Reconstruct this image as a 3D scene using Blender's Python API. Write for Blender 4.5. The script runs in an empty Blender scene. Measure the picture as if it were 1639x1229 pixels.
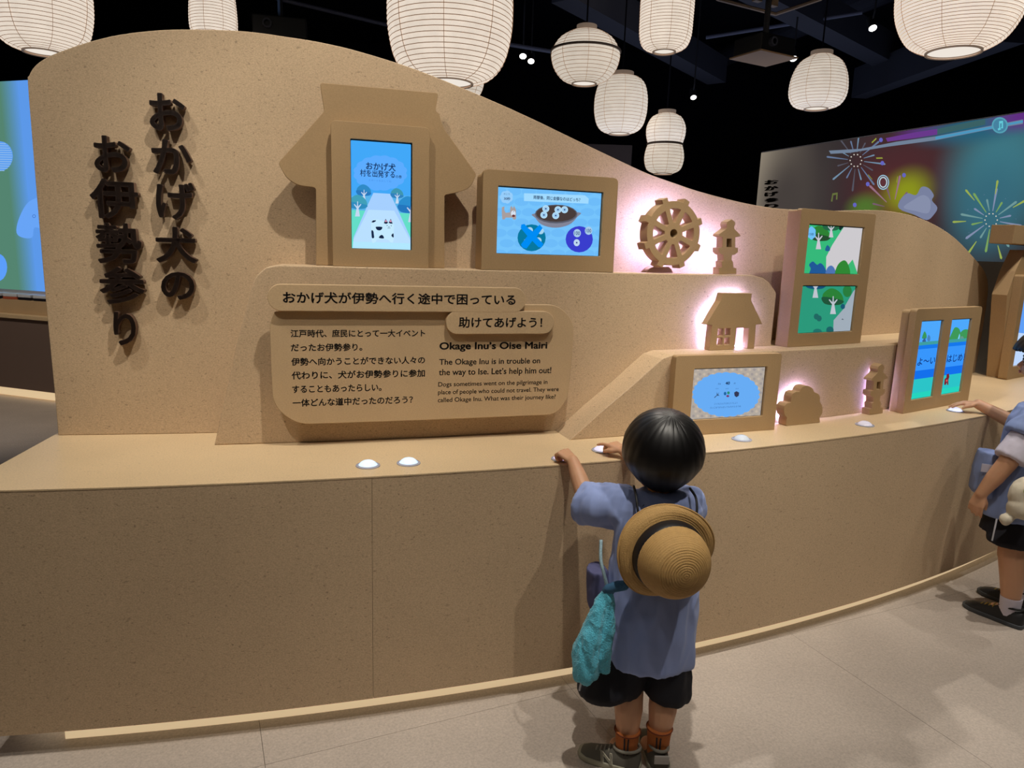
import bpy, bmesh, math, random
from mathutils import Vector, Matrix, noise, geometry
SC = bpy.context.scene; COL = SC.collection
PI = math.pi; rnd = random.Random(7)
W, H = 1639.0, 1229.0
# ------------------------------------------------------------------ camera
FPX, PITCH, ROLL, EYE = 1136.0, 0.1896, 0.03236, 1.38
cf = Vector((0, math.cos(PITCH), -math.sin(PITCH))); _r = Vector((1, 0, 0)); _u = _r.cross(cf)
cr = _r*math.cos(ROLL) + _u*math.sin(ROLL); cu = -_r*math.sin(ROLL) + _u*math.cos(ROLL)
cam = bpy.data.cameras.new('camera'); camo = bpy.data.objects.new('camera', cam); COL.objects.link(camo)
cam.sensor_fit = 'HORIZONTAL'; cam.sensor_width = 36; cam.lens = FPX*36/W; cam.clip_start = .05; cam.clip_end = 60
camo.matrix_world = Matrix(((cr.x, cu.x, -cf.x, 0), (cr.y, cu.y, -cf.y, 0), (cr.z, cu.z, -cf.z, EYE), (0, 0, 0, 1)))
SC.camera = camo
# ------------------------------------------------------------------ world, exposure, lamps of the room and added fill lamps
SC.view_settings.view_transform = 'Standard'; SC.view_settings.look = 'None'
SC.view_settings.exposure = 0; SC.view_settings.gamma = 1
try: SC.view_settings.use_curve_mapping = False
except Exception: pass
wd = bpy.data.worlds.new('world'); SC.world = wd; wd.use_nodes = True
wd.node_tree.nodes['Background'].inputs[0].default_value = (.9, .85, .8, 1)
wd.node_tree.nodes['Background'].inputs[1].default_value = .0
def spot(pos, tgt, power, deg, blend=.5, size=.03, col=(1, .87, .72)):
    l = bpy.data.lights.new('spotlight', 'SPOT'); l.energy = power; l.spot_size = math.radians(deg)
    l.spot_blend = blend; l.shadow_soft_size = size; l.color = col
    o = bpy.data.objects.new('spotlight', l); COL.objects.link(o)
    o.location = pos; o.rotation_euler = (Vector(tgt)-Vector(pos)).to_track_quat('-Z', 'Y').to_euler()
    return o
WARM = (1, .93, .82)
SPOTS = [((.25, 1.15, 3.9), (-.25, 2.15, 1.15), 225, 52, .6, .03, WARM),       # steep key lamps over the counter
         ((-1.05, -.05, 3.9), (-.85, 2.2, 1.75), 128, 36, .7, .03, WARM),       # flatter lamps that wash the display wall
         ((1.75, 1.7, 3.9), (1.45, 2.8, 1.05), 185, 54, .6, .03, WARM),
         ((.75, .55, 3.9), (1.15, 2.75, 1.45), 115, 40, .7, .03, WARM),
         ((3.2, 2.9, 3.9), (2.7, 3.75, .8), 180, 56, .6, .03, WARM),
         ((-1.75, 1.05, 3.9), (-1.35, 2.0, .9), 100, 48, .7, .03, WARM),
         ((1.3, .75, 3.9), (.7, 1.85, .4), 125, 46, .8, .03, WARM),              # over the children
         ((1.6, 4.9, 4.2), (1.5, 1.9, 0), 170, 42, .6, .03, WARM),              # from beyond the island onto the floor
         ((.1, 4.6, 4.4), (.2, 1.0, 0), 170, 44, .6, .03, WARM),
         ((-1.2, .2, 3.9), (-.8, 1.2, 0), 60, 50, .9, .04, WARM),
         ((2.9, 1.0, 3.9), (2.3, 2.3, 0), 70, 50, .9, .04, WARM)]
for s in SPOTS: spot(*s)
spot((-3.8, 3.6, 3.9), (-4.0, 5.6, .5), 230, 60, .8, .05)  # added lamp to brighten the far counter at the left
spot((2.1, 2.3, 3.9), (2.95, 4.1, 1.05), 150, 34, .7, .03, WARM)  # added lamp to brighten the gate unit at the right
_l = bpy.data.lights.new('ceiling_fill', 'AREA'); _l.energy = 26; _l.shape = 'DISK'; _l.size = 5; _l.color = (.6, .7, 1)  # added unseen lamp, faces up to lift the black ceiling
_o = bpy.data.objects.new('ceiling_fill', _l); COL.objects.link(_o); _o.location = (2.5, 7.5, 2.3); _o.rotation_euler = (PI, 0, 0)
# added soft fill lamp, unseen above and behind the camera
def area(pos, tgt, power, size, col):
    l = bpy.data.lights.new('soft_fill', 'AREA'); l.energy = power; l.shape = 'DISK'; l.size = size; l.color = col
    o = bpy.data.objects.new('soft_fill', l); COL.objects.link(o)
    o.location = pos; o.rotation_euler = (Vector(tgt)-Vector(pos)).to_track_quat('-Z', 'Y').to_euler()
area((0, -1.2, 3.8), (.4, 2.2, .6), 5, 2.0, (1, .9, .8))

# ------------------------------------------------------------------ photograph geometry helpers
def ray(p):
    return Vector((0, 0, EYE)), cf + cr*((p[0]-W/2)/FPX) - cu*((p[1]-H/2)/FPX)
def onz(p, z):
    o, d = ray(p); return o + d*((z-o.z)/d.z)
def ony(p, y):
    o, d = ray(p); return o + d*(y/d.y)
CX, CY, RR = -2.779, 10.447, 8.909          # axis and radius of the curved island
def cyl(t, off, z):
    r = RR+off; return Vector((CX+r*math.sin(t), CY-r*math.cos(t), z))
def oncyl(p, off):
    o, d = ray(p); r = RR+off; ax, ay = o.x-CX, o.y-CY
    a = d.x**2+d.y**2; b = 2*(d.x*ax+d.y*ay); c = ax*ax+ay*ay-r*r
    t = (-b-math.sqrt(max(0, b*b-4*a*c)))/2/a; q = o+d*t
    return math.atan2(q.x-CX, CY-q.y), q.z
HC, Z1, Z2 = .75, 1.03, 1.306               # counter, lower step and upper step heights
class Pl:                                    # an upright plane: u along it, z up, w out towards the room
    def __init__(s, o, ang): s.o = Vector((o[0], o[1], 0)); s.a = ang; s.u = Vector((math.cos(ang), math.sin(ang), 0)); s.n = Vector((s.u.y, -s.u.x, 0))
    def P(s, u, z, w=0): return s.o + s.u*u + s.n*w + Vector((0, 0, z))
    def hit(s, p, w=0):
        o, d = ray(p); b = s.o+s.n*w; t = (b-o).dot(s.n)/d.dot(s.n); q = o+d*t
        return ((q-s.o).dot(s.u), q.z)
    def hits(s, ps, w=0): return [s.hit(p, w) for p in ps]
def pl2(a, b, z):                            # plane through two floor-edge pixels at height z
    A, B = onz(a, z), onz(b, z); return Pl(A, math.atan2(B.y-A.y, B.x-A.x))
def plt(t, off): return Pl(cyl(t, off, 0), t)

# ------------------------------------------------------------------ materials
def srgb(c):
    c = [x/255 for x in c]; return tuple(x/12.92 if x <= .04045 else ((x+.055)/1.055)**2.4 for x in c)
MATS = {}
def mat(name, col, rough=.7, emit=None, estr=1, metal=0, spec=.5, alpha=None, trans=0, bump=0, bscale=50, var=0, vscale=8, sheen=0):
    if name in MATS: return MATS[name]
    m = bpy.data.materials.new(name); m.use_nodes = True; nt = m.node_tree; b = nt.nodes['Principled BSDF']
    c = srgb(col); b.inputs['Base Color'].default_value = (*c, 1); b.inputs['Roughness'].default_value = rough
    b.inputs['Metallic'].default_value = metal; b.inputs['Specular IOR Level'].default_value = spec
    if trans: b.inputs['Transmission Weight'].default_value = trans
    if sheen: b.inputs['Sheen Weight'].default_value = sheen
    if emit is not None: b.inputs['Emission Color'].default_value = (*srgb(emit), 1); b.inputs['Emission Strength'].default_value = estr
    tc = nt.nodes.new('ShaderNodeTexCoord')
    if var:
        n = nt.nodes.new('ShaderNodeTexNoise'); n.inputs['Scale'].default_value = vscale; n.inputs['Detail'].default_value = 6
        nt.links.new(tc.outputs['Object'], n.inputs['Vector'])
        mx = nt.nodes.new('ShaderNodeMix'); mx.data_type = 'RGBA'
        mx.inputs['A'].default_value = (*[x*(1-var) for x in c], 1); mx.inputs['B'].default_value = (*[min(1, x*(1+var)) for x in c], 1)
        nt.links.new(n.outputs['Fac'], mx.inputs['Factor']); nt.links.new(mx.outputs['Result'], b.inputs['Base Color'])
    if bump:
        n = nt.nodes.new('ShaderNodeTexNoise'); n.inputs['Scale'].default_value = bscale; n.inputs['Detail'].default_value = 4
        nt.links.new(tc.outputs['Object'], n.inputs['Vector'])
        bp = nt.nodes.new('ShaderNodeBump'); bp.inputs['Strength'].default_value = bump; bp.inputs['Distance'].default_value = .004
        nt.links.new(n.outputs['Fac'], bp.inputs['Height']); nt.links.new(bp.outputs['Normal'], b.inputs['Normal'])
    MATS[name] = m; return m
def board(name, col, speck=.5, rough=.62):
    if name in MATS: return MATS[name]
    m = bpy.data.materials.new(name); m.use_nodes = True; nt = m.node_tree; b = nt.nodes['Principled BSDF']; L = nt.links.new
    c = srgb(col); b.inputs['Roughness'].default_value = rough; b.inputs['Specular IOR Level'].default_value = .3
    tc = nt.nodes.new('ShaderNodeTexCoord')
    def nz(scale, detail, stretch=None):
        n = nt.nodes.new('ShaderNodeTexNoise'); n.inputs['Scale'].default_value = scale; n.inputs['Detail'].default_value = detail
        if stretch:
            mp = nt.nodes.new('ShaderNodeMapping'); mp.inputs['Scale'].default_value = stretch; L(tc.outputs['Object'], mp.inputs['Vector']); L(mp.outputs['Vector'], n.inputs['Vector'])
        else: L(tc.outputs['Object'], n.inputs['Vector'])
        return n
    def ramp(src, a, b_):
        r = nt.nodes.new('ShaderNodeMapRange'); r.inputs['From Min'].default_value = a; r.inputs['From Max'].default_value = b_; L(src, r.inputs['Value']); return r.outputs['Result']
    def mix(fac, A, B):
        mx = nt.nodes.new('ShaderNodeMix'); mx.data_type = 'RGBA'
        if isinstance(fac, float): mx.inputs['Factor'].default_value = fac
        else: L(fac, mx.inputs['Factor'])
        for k, v in (('A', A), ('B', B)):
            if isinstance(v, tuple): mx.inputs[k].default_value = (*v, 1)
            else: L(v, mx.inputs[k])
        return mx.outputs['Result']
    big = mix(nz(5, 8).outputs['Fac'], tuple(x*.86 for x in c), tuple(min(1, x*1.14) for x in c))
    fine = mix(ramp(nz(220, 3, (1, 1, 1.6)).outputs['Fac'], .35, .65), tuple(x*.72 for x in c), tuple(min(1, x*1.2) for x in c))
    body = mix(.5*min(1, speck+.35), big, fine)
    sp = ramp(nz(105, 2.5, (1, 1, 1.5)).outputs['Fac'], .66, .72)
    dark = mix(sp, body, tuple(x*(1-.55*speck) for x in c))
    sp2 = ramp(nz(62, 3, (1, 1, 3.2)).outputs['Fac'], .66, .72)
    dark = mix(sp2, dark, tuple(x*(1-.42*speck) for x in c))
    L(dark, b.inputs['Base Color'])
    bp = nt.nodes.new('ShaderNodeBump'); bp.inputs['Strength'].default_value = .12*speck+.04; bp.inputs['Distance'].default_value = .002
    L(nz(260, 3).outputs['Fac'], bp.inputs['Height']); L(bp.outputs['Normal'], b.inputs['Normal'])
    MATS[name] = m; return m
BOARD = board('flecked_board', (196, 170, 138), .75)
TOPM = board('counter_board', (214, 188, 150), .3, .45)
MDF = board('smooth_board', (171, 142, 104), .15)
MDFL = board('panel_board', (194, 166, 129), .12)
PLINTH = mat('pale_plinth', (222, 200, 160), .6)
BLACK = mat('black_void', (20, 21, 30), .9, spec=.1)
DARK = mat('dark_steel', (26, 27, 34), .6, metal=0)
INK = mat('printed_ink', (16, 12, 10), .6)
LETTER = mat('dark_brown_lacquer', (48, 33, 26), .5)
BEZEL = mat('screen_bezel', (8, 8, 10), .3)
_ec = {}
def em(col, k=1.0):                          # light given off by a screen or a lamp
    key = (tuple(col), k)
    if key in _ec: return _ec[key]
    m = bpy.data.materials.new('lit_%02x%02x%02x' % tuple(int(v) for v in col)); m.use_nodes = True; nt = m.node_tree
    nt.nodes.clear(); e = nt.nodes.new('ShaderNodeEmission'); o = nt.nodes.new('ShaderNodeOutputMaterial')
    e.inputs[0].default_value = (*srgb(col), 1); e.inputs[1].default_value = k; nt.links.new(e.outputs[0], o.inputs[0])
    _ec[key] = m; return m

# ------------------------------------------------------------------ object helpers
MW = {}
def tag(o, label=None, cat=None, group=None, kind=None):
    if label: o['label'] = label
    if cat: o['category'] = cat
    if group: o['group'] = group
    if kind: o['kind'] = kind
    return o
def thing(name, label, cat, loc=(0, 0, 0), rz=0, group=None):
    o = bpy.data.objects.new(name, None); COL.objects.link(o); o.empty_display_size = .05
    o.location = loc; o.rotation_euler = (0, 0, rz); MW[o.name] = Matrix.Translation(loc) @ Matrix.Rotation(rz, 4, 'Z')
    return tag(o, label, cat, group)
def obj(name, me, mats, parent=None, label=None, smooth=False, kind=None):
    if isinstance(me, bmesh.types.BMesh):
        b = me; me = bpy.data.meshes.new(name); b.to_mesh(me); b.free()
    if not isinstance(mats, (list, tuple)): mats = [mats]
    for m in mats: me.materials.append(m)
    if smooth is True:
        for p in me.polygons: p.use_smooth = True
    elif smooth:
        for p in me.polygons: p.use_smooth = True
        me.set_sharp_from_angle(angle=math.radians(smooth))
    o = bpy.data.objects.new(name, me); COL.objects.link(o); me.name = o.name
    if parent is not None:
        mw = MW[parent.name]; me.transform(mw.inverted()); o.parent = parent; MW[o.name] = mw
    else: MW[o.name] = Matrix.Identity(4)
    if label: o['label'] = label
    if kind: o['kind'] = kind
    return o
def rebase(o, p):                            # move a single-mesh thing's origin to its base point
    p = Vector(p); o.data.transform(Matrix.Translation(-p)); o.location = p; MW[o.name] = Matrix.Translation(p); return o
def box(lo, hi, bev=0):
    bm = bmesh.new(); bmesh.ops.create_cube(bm, size=1)
    for v in bm.verts: v.co = Vector([lo[i]+(v.co[i]+.5)*(hi[i]-lo[i]) for i in range(3)])
    if bev: bmesh.ops.bevel(bm, geom=bm.edges[:], offset=bev, segments=2, affect='EDGES', profile=.7)
    return bm
def plbox(pl, u0, u1, z0, z1, w0, w1, bev=0):
    bm = box((u0, w0, z0), (u1, w1, z1), bev)
    for v in bm.verts: v.co = pl.P(v.co.x, v.co.z, v.co.y)
    bmesh.ops.recalc_face_normals(bm, faces=bm.faces[:]); return bm
def join(*bms):
    out = bms[0]
    for b in bms[1:]:
        me = bpy.data.meshes.new('tmp'); b.to_mesh(me); b.free(); out.from_mesh(me); bpy.data.meshes.remove(me)
    return out
def fill2d(loops, depth=0, bev=0, res=2):
    """mesh of a flat outline (with holes) extruded to 'depth' (z from 0 to depth)"""
    cu_ = bpy.data.curves.new('c', 'CURVE'); cu_.dimensions = '2D'; cu_.fill_mode = 'BOTH'
    for lp in loops:
        s = cu_.splines.new('POLY'); s.points.add(len(lp)-1)
        for i, p in enumerate(lp): s.points[i].co = (p[0], p[1], 0, 1)
        s.use_cyclic_u = True
    if depth: cu_.extrude = max(0, depth/2-bev); cu_.bevel_depth = bev; cu_.bevel_resolution = res; cu_.offset = -bev
    else: cu_.fill_mode = 'FRONT' if False else 'BOTH'
    o = bpy.data.objects.new('c', cu_); COL.objects.link(o); dg = bpy.context.evaluated_depsgraph_get()
    me = bpy.data.meshes.new_from_object(o.evaluated_get(dg)); bpy.data.objects.remove(o); bpy.data.curves.remove(cu_)
    bm = bmesh.new(); bm.from_mesh(me); bpy.data.meshes.remove(me)
    bmesh.ops.remove_doubles(bm, verts=bm.verts[:], dist=1e-6)
    for v in bm.verts: v.co.z += depth/2
    return bm
def plate(pl, loops, w0, w1, bev=0):
    bm = fill2d(loops, w1-w0, bev)
    for v in bm.verts: v.co = pl.P(v.co.x, v.co.y, v.co.z+w0)
    bmesh.ops.recalc_face_normals(bm, faces=bm.faces[:]); return bm
def cplate(loops, off0, off1, bev=0, step=.045):
    """curved plate; loops in (s,z) with s = angle*RR"""
    bm = fill2d(loops, off1-off0, bev)
    xs = [v.co.x for v in bm.verts]; x = math.floor(min(xs)/step)*step
    while x < max(xs):
        x += step
        bmesh.ops.bisect_plane(bm, geom=bm.verts[:]+bm.edges[:]+bm.faces[:], plane_co=(x, 0, 0), plane_no=(1, 0, 0))
    for v in bm.verts: v.co = cyl(v.co.x/RR, off0+v.co.z, v.co.y)
    bmesh.ops.recalc_face_normals(bm, faces=bm.faces[:]); return bm
def rnd_rect(u0, u1, z0, z1, r, n=5):
    out = []
    for cx, cz, a0 in ((u1-r, z1-r, 0), (u0+r, z1-r, 90), (u0+r, z0+r, 180), (u1-r, z0+r, 270)):
        for i in range(n+1): a = math.radians(a0+90*i/n); out.append((cx+r*math.cos(a), cz+r*math.sin(a)))
    return out
def roundpoly(pts, r, n=4):
    out = []; N = len(pts)
    for i in range(N):
        p = Vector(pts[i][:2]); a = Vector(pts[i-1][:2])-p; b = Vector(pts[(i+1) % N][:2])-p
        rr = r[i] if isinstance(r, (list, tuple)) else r
        k = min(rr, a.length*.45, b.length*.45)
        if k <= 0: out.append(tuple(p)); continue
        A = p+a.normalized()*k; B = p+b.normalized()*k
        for j in range(n+1):
            t = j/n; q = A*(1-t)**2+p*2*t*(1-t)+B*t*t; out.append((q.x, q.y))
    return out
def smoothpts(pts, k=6, closed=False):
    out = []; N = len(pts)
    for i in range(N if closed else N-1):
        g = lambda j: Vector(pts[j % N] if closed else pts[max(0, min(N-1, j))])
        p0, p1, p2, p3 = g(i-1), g(i), g(i+1), g(i+2)
        for j in range(k):
            t = j/k; out.append(tuple(.5*((2*p1)+(p2-p0)*t+(2*p0-5*p1+4*p2-p3)*t*t+(3*p1-p0-3*p2+p3)*t**3)))
    if not closed: out.append(tuple(pts[-1]))
    return out
def tube(pts, rad, seg=8, cap=True, flat=None):
    """lofted round tube; rad number or list"""
    pts = [Vector(p) for p in pts]; n = len(pts); rs = rad if isinstance(rad, (list, tuple)) else [rad]*n
    bm = bmesh.new(); rings = []; up = None
    for i, p in enumerate(pts):
        t = (pts[min(n-1, i+1)]-pts[max(0, i-1)]).normalized()
        if up is None: up = t.orthogonal().normalized()
        a = (up-t*up.dot(t)).normalized(); up = a; b = t.cross(a)
        rings.append([bm.verts.new(p+(a*math.cos(2*PI*k/seg)+b*math.sin(2*PI*k/seg))*rs[i]) for k in range(seg)])
    for i in range(n-1):
        for k in range(seg): bm.faces.new((rings[i][k], rings[i][(k+1) % seg], rings[i+1][(k+1) % seg], rings[i+1][k]))
    if cap: bm.faces.new(rings[0][::-1]); bm.faces.new(rings[-1])
    return bm
def capsule(a, b, ra, rb, seg=14):
    a, b = Vector(a), Vector(b); d = (b-a); L = d.length; t = d.normalized() if L > 1e-6 else Vector((0, 0, 1)); P = []; R = []
    for i in range(1, 6): x = PI/2*i/5; P.append(a-t*ra*math.cos(x)); R.append(ra*math.sin(x))
    for i in range(1, 5): P.append(a+d*i/5); R.append(ra+(rb-ra)*i/5)
    for i in range(0, 5): x = PI/2*i/5; P.append(b+t*rb*math.sin(x)); R.append(rb*math.cos(x))
    return tube(P, R, seg)
def ellips(c, r, rot=None, seg=24, ring=16):
    bm = bmesh.new(); bmesh.ops.create_uvsphere(bm, u_segments=seg, v_segments=ring, radius=1)
    M = Matrix.Translation(c) @ (rot.to_4x4() if rot else Matrix.Identity(4)) @ Matrix.Diagonal((*r, 1)); bm.transform(M); return bm
def lathe(prof, seg=32, M=None, cap=False):
    bm = bmesh.new(); rings = []
    for r, z in prof: rings.append([bm.verts.new((r*math.cos(2*PI*k/seg), r*math.sin(2*PI*k/seg), z)) for k in range(seg)])
    for i in range(len(prof)-1):
        for k in range(seg): bm.faces.new((rings[i][k], rings[i][(k+1) % seg], rings[i+1][(k+1) % seg], rings[i+1][k]))
    if cap: bm.faces.new(rings[0][::-1]); bm.faces.new(rings[-1])
    if M: bm.transform(M)
    bmesh.ops.recalc_face_normals(bm, faces=bm.faces[:]); return bm
def remesh(bms, vox, smooth=4, factor=.5):
    bm = join(*bms); me = bpy.data.meshes.new('r'); bm.to_mesh(me); bm.free()
    o = bpy.data.objects.new('r', me); COL.objects.link(o)
    m = o.modifiers.new('r', 'REMESH'); m.mode = 'VOXEL'; m.voxel_size = vox
    if smooth: s = o.modifiers.new('s', 'SMOOTH'); s.iterations = smooth; s.factor = factor
    dg = bpy.context.evaluated_depsgraph_get(); out = bpy.data.meshes.new_from_object(o.evaluated_get(dg))
    bpy.data.objects.remove(o); bpy.data.meshes.remove(me); return out
_tx = {}
def textmesh(s, bold=0, depth=0):
    """flat or solid lettering, returned as bmesh with its bounds"""
    c = bpy.data.curves.new('t', 'FONT'); c.body = s; c.size = 1; c.extrude = depth/2; c.resolution_u = 4
    o = bpy.data.objects.new('t', c); COL.objects.link(o); dg = bpy.context.evaluated_depsgraph_get()
    me = bpy.data.meshes.new_from_object(o.evaluated_get(dg)); bpy.data.objects.remove(o); bpy.data.curves.remove(c)
    bm = bmesh.new(); bm.from_mesh(me)
    if bold:                                 # heavier strokes: the outline repeated a hair to each side
        for k in range(8):
            m2 = me.copy(); m2.transform(Matrix.Translation((bold*math.cos(PI*k/4), bold*math.sin(PI*k/4), 0))); bm.from_mesh(m2); bpy.data.meshes.remove(m2)
    bpy.data.meshes.remove(me)
    xs = [v.co.x for v in bm.verts]; ys = [v.co.y for v in bm.verts]
    return bm, (min(xs), max(xs), min(ys), max(ys))
def textfit(pl, s, u0, u1, z0, z1, w, bold=0, depth=0, shear=0):
    bm, (a, b, c, d) = textmesh(s, bold, depth)
    for v in bm.verts:
        u = u0+(v.co.x-a)/(b-a)*(u1-u0); z = z0+(v.co.y-c)/(d-c)*(z1-z0); v.co = pl.P(u, z, w+(v.co.z+depth/2))
    return bm

# picture on a screen: flat coloured shapes, each a hair in front of the last
class Pic:
    def __init__(s, pl, w): s.pl, s.w, s.bm, s.mats, s.k = pl, w, bmesh.new(), [], 0
    def _add(s, bm, col, k=1):
        m = em(col, k)
        if m not in s.mats: s.mats.append(m)
        idx = s.mats.index(m)
        for f in bm.faces: f.material_index = idx
        me = bpy.data.meshes.new('q'); bm.to_mesh(me); bm.free(); s.bm.from_mesh(me); bpy.data.meshes.remove(me)
    def polyU(s, pts, col, k=1):
        s.k += 0 if s.hold else 1; bm = fill2d([pts]); w = s.w+s.k*.00012
        for v in bm.verts: v.co = s.pl.P(v.co.x, v.co.y, w)
        s._add(bm, col, k)
    def poly(s, px, col, sm=False, k=1):
        pts = s.pl.hits(px, s.w)
        if sm: pts = smoothpts(pts, 4, True)
        if s.clip: pts = clip(pts, s.clip)
        if len(pts) > 2: s.polyU(pts, col, k)
    clip = None; hold = False
    def circ(s, c, r, col, ry=None, n=20, k=1): s.poly([(c[0]+r*math.cos(2*PI*i/n), c[1]+(ry or r)*math.sin(2*PI*i/n)) for i in range(n)], col, k=k)
    def cloud(s, c, rx, ry, nb, col, amp=.08):
        pts = []
        for i in range(nb*6):
            a = 2*PI*i/(nb*6); q = 1+amp*abs(math.sin(a*nb/2)); pts.append((c[0]+rx*q*math.cos(a), c[1]+ry*q*math.sin(a)))
        s.poly(pts, col)
    def text(s, t, p0, p1, hpx, col, bold=0, fitz=True):
        s.k += 1; w = s.w+s.k*.00012; a = s.pl.hit(p0, s.w); b = s.pl.hit(p1, s.w)
        hz = abs(s.pl.hit((p0[0], p0[1]-hpx/2), s.w)[1]-s.pl.hit((p0[0], p0[1]+hpx/2), s.w)[1])
        zc = (a[1]+b[1])/2; s._add(textfit(s.pl, t, a[0], b[0], zc-hz/2, zc+hz/2, w, bold), col)
    def done(s, name, parent): return obj(name, s.bm, s.mats, parent)
def clip(pts, r):                            # Sutherland-Hodgman against (u0,u1,z0,z1)
    u0, u1, z0, z1 = r
    for ax, lim, sg in ((0, u0, 1), (0, u1, -1), (1, z0, 1), (1, z1, -1)):
        out = []
        for i in range(len(pts)):
            a, b = pts[i-1], pts[i]; ia = sg*(a[ax]-lim) >= 0; ib = sg*(b[ax]-lim) >= 0
            if ia != ib:
                t = (lim-a[ax])/(b[ax]-a[ax]); out.append((a[0]+(b[0]-a[0])*t, a[1]+(b[1]-a[1])*t))
            if ib: out.append(b)
        pts = out
        if not pts: break
    return pts
# ------------------------------------------------------------------ the hall: floor, ceiling, walls
def struct(name, bm, m, **k): o = obj(name, bm, m, **k); o['kind'] = 'structure'; return o
FLOORM = mat('stone_floor', (182, 170, 160), .55, var=.16, vscale=3.2, bump=.12, bscale=90)
def floor_mat():
    nt = FLOORM.node_tree; b = nt.nodes['Principled BSDF']; L = nt.links.new
    tc = nt.nodes.new('ShaderNodeTexCoord'); n = nt.nodes.new('ShaderNodeTexNoise'); n.inputs['Scale'].default_value = 130; n.inputs['Detail'].default_value = 4
    L(tc.outputs['Object'], n.inputs['Vector']); mx = nt.nodes.new('ShaderNodeMix'); mx.data_type = 'RGBA'; mx.blend_type = 'MULTIPLY'; mx.inputs['Factor'].default_value = .55
    src = b.inputs['Base Color'].links[0].from_socket; L(src, mx.inputs['A']); L(n.outputs['Color'], mx.inputs['B'])
    hs = nt.nodes.new('ShaderNodeHueSaturation'); hs.inputs['Saturation'].default_value = 0; hs.inputs['Value'].default_value = 1.9; L(n.outputs['Color'], hs.inputs['Color']); L(hs.outputs['Color'], mx.inputs['B'])
    L(mx.outputs['Result'], b.inputs['Base Color'])
floor_mat()
FX0, FX1, FY0, FY1 = -9.0, 9.0, -3.0, 13.0
fl = struct('floor', box((FX0, FY0, -.12), (FX1, FY1, -.02)), mat('floor_joint', (130, 118, 106), .8))
# vinyl stone tiles, laid diagonally to the island, fine joints; the nearest ones singly
TA = math.radians(24); tu = Vector((math.cos(TA), math.sin(TA), 0)); tv = Vector((-tu.y, tu.x, 0)); TS = .93
tile_me = bpy.data.meshes.new('floor_tile'); _b = box((0, 0, -.02), (TS-.0012, TS-.0012, 0)); _b.to_mesh(tile_me); _b.free(); tile_me.materials.append(FLOORM)
far = bmesh.new(); nt_ = 0
for i in range(-12, 14):
    for j in range(-12, 14):
        p = Vector((.6, 1.2, 0))+tu*TS*i+tv*TS*j; c = p+(tu+tv)*TS/2
        if not (FX0+.7 < c.x < FX1-.7 and FY0+.7 < c.y < FY1-.7): continue
        if -1.5 < c.x < 3.2 and .4 < c.y < 3.4 or (-5.5 < c.x < -1.5 and 3 < c.y < 6):
            o = bpy.data.objects.new('floor_tile', tile_me); COL.objects.link(o); o.parent = fl; o.location = p; o.rotation_euler = (0, 0, TA)
        else:
            b = box((0, 0, -.02), (TS-.0012, TS-.0012, 0)); b.transform(Matrix.Translation(p) @ Matrix.Rotation(TA, 4, 'Z')); far = join(far, b)
obj('floor_tiles', far, FLOORM, fl, kind='stuff')
struct('ceiling', box((FX0, FY0, 4.7), (FX1, FY1, 4.8)), BLACK)
struct('wall_back', box((FX0, FY1-.1, 0), (FX1, FY1, 4.7)), BLACK)
struct('wall_front', box((FX0, FY0, 0), (FX1, FY0+.1, 4.7)), BLACK)
struct('wall_left', box((FX0, FY0+.1, 0), (FX0+.1, FY1-.1, 4.7)), BLACK)
struct('wall_right', box((FX1-.1, FY0+.1, 0), (FX1, FY1-.1, 4.7)), BLACK)

# ------------------------------------------------------------------ the curved island
T0, T1 = .1600, .84
GLOWST = mat('lit_foot_strip', (222, 200, 166), .6, emit=(236, 208, 164), estr=.66)  # emission mixed into the pale colour so the foot strips look lit
isl = thing('display_counter', 'long curved flecked board counter with a recessed pale plinth, wall of displays on top', 'counter', cyl(.45, -.3, 0))
def ring_solid(t0, t1, o0, o1, z0, z1, n=40, bev=0):
    bm = bmesh.new(); R = []
    for i in range(n+1):
        t = t0+(t1-t0)*i/n; R.append([bm.verts.new(cyl(t, o, z)) for o, z in ((o0, z0), (o1, z0), (o1, z1), (o0, z1))])
    for i in range(n):
        for k in range(4): bm.faces.new((R[i][k], R[i][(k+1) % 4], R[i+1][(k+1) % 4], R[i+1][k]))
    bm.faces.new(R[0][::-1]); bm.faces.new(R[-1]); bmesh.ops.recalc_face_normals(bm, faces=bm.faces[:]); return bm
obj('countertop', ring_solid(T0-.0005, T1, -.66, .0008, HC-.004, HC, 60), TOPM, isl)
t_seam = oncyl((596, 900), 0)[0]; seams = [T0, t_seam, .69, T1]
for a, b in zip(seams, seams[1:]):
    obj('front_panel', ring_solid(a+.00005, b-.00005, -.02, 0, .07, HC-.0042, 24), BOARD, isl)
obj('end_panel', ring_solid(T0, T0+.0023, -.655, -.021, .07, HC-.0042, 1), BOARD, isl)
obj('base_board', ring_solid(T0+.003, T1, -.64, -.022, .07, .09, 40), DARK, isl)
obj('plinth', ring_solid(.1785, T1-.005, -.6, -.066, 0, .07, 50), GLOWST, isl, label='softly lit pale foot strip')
obj('light_strip', ring_solid(T0+.006, .177, -.16, -.15, .0655, .0695, 3), em((255, 235, 205), 9), isl)
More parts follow.
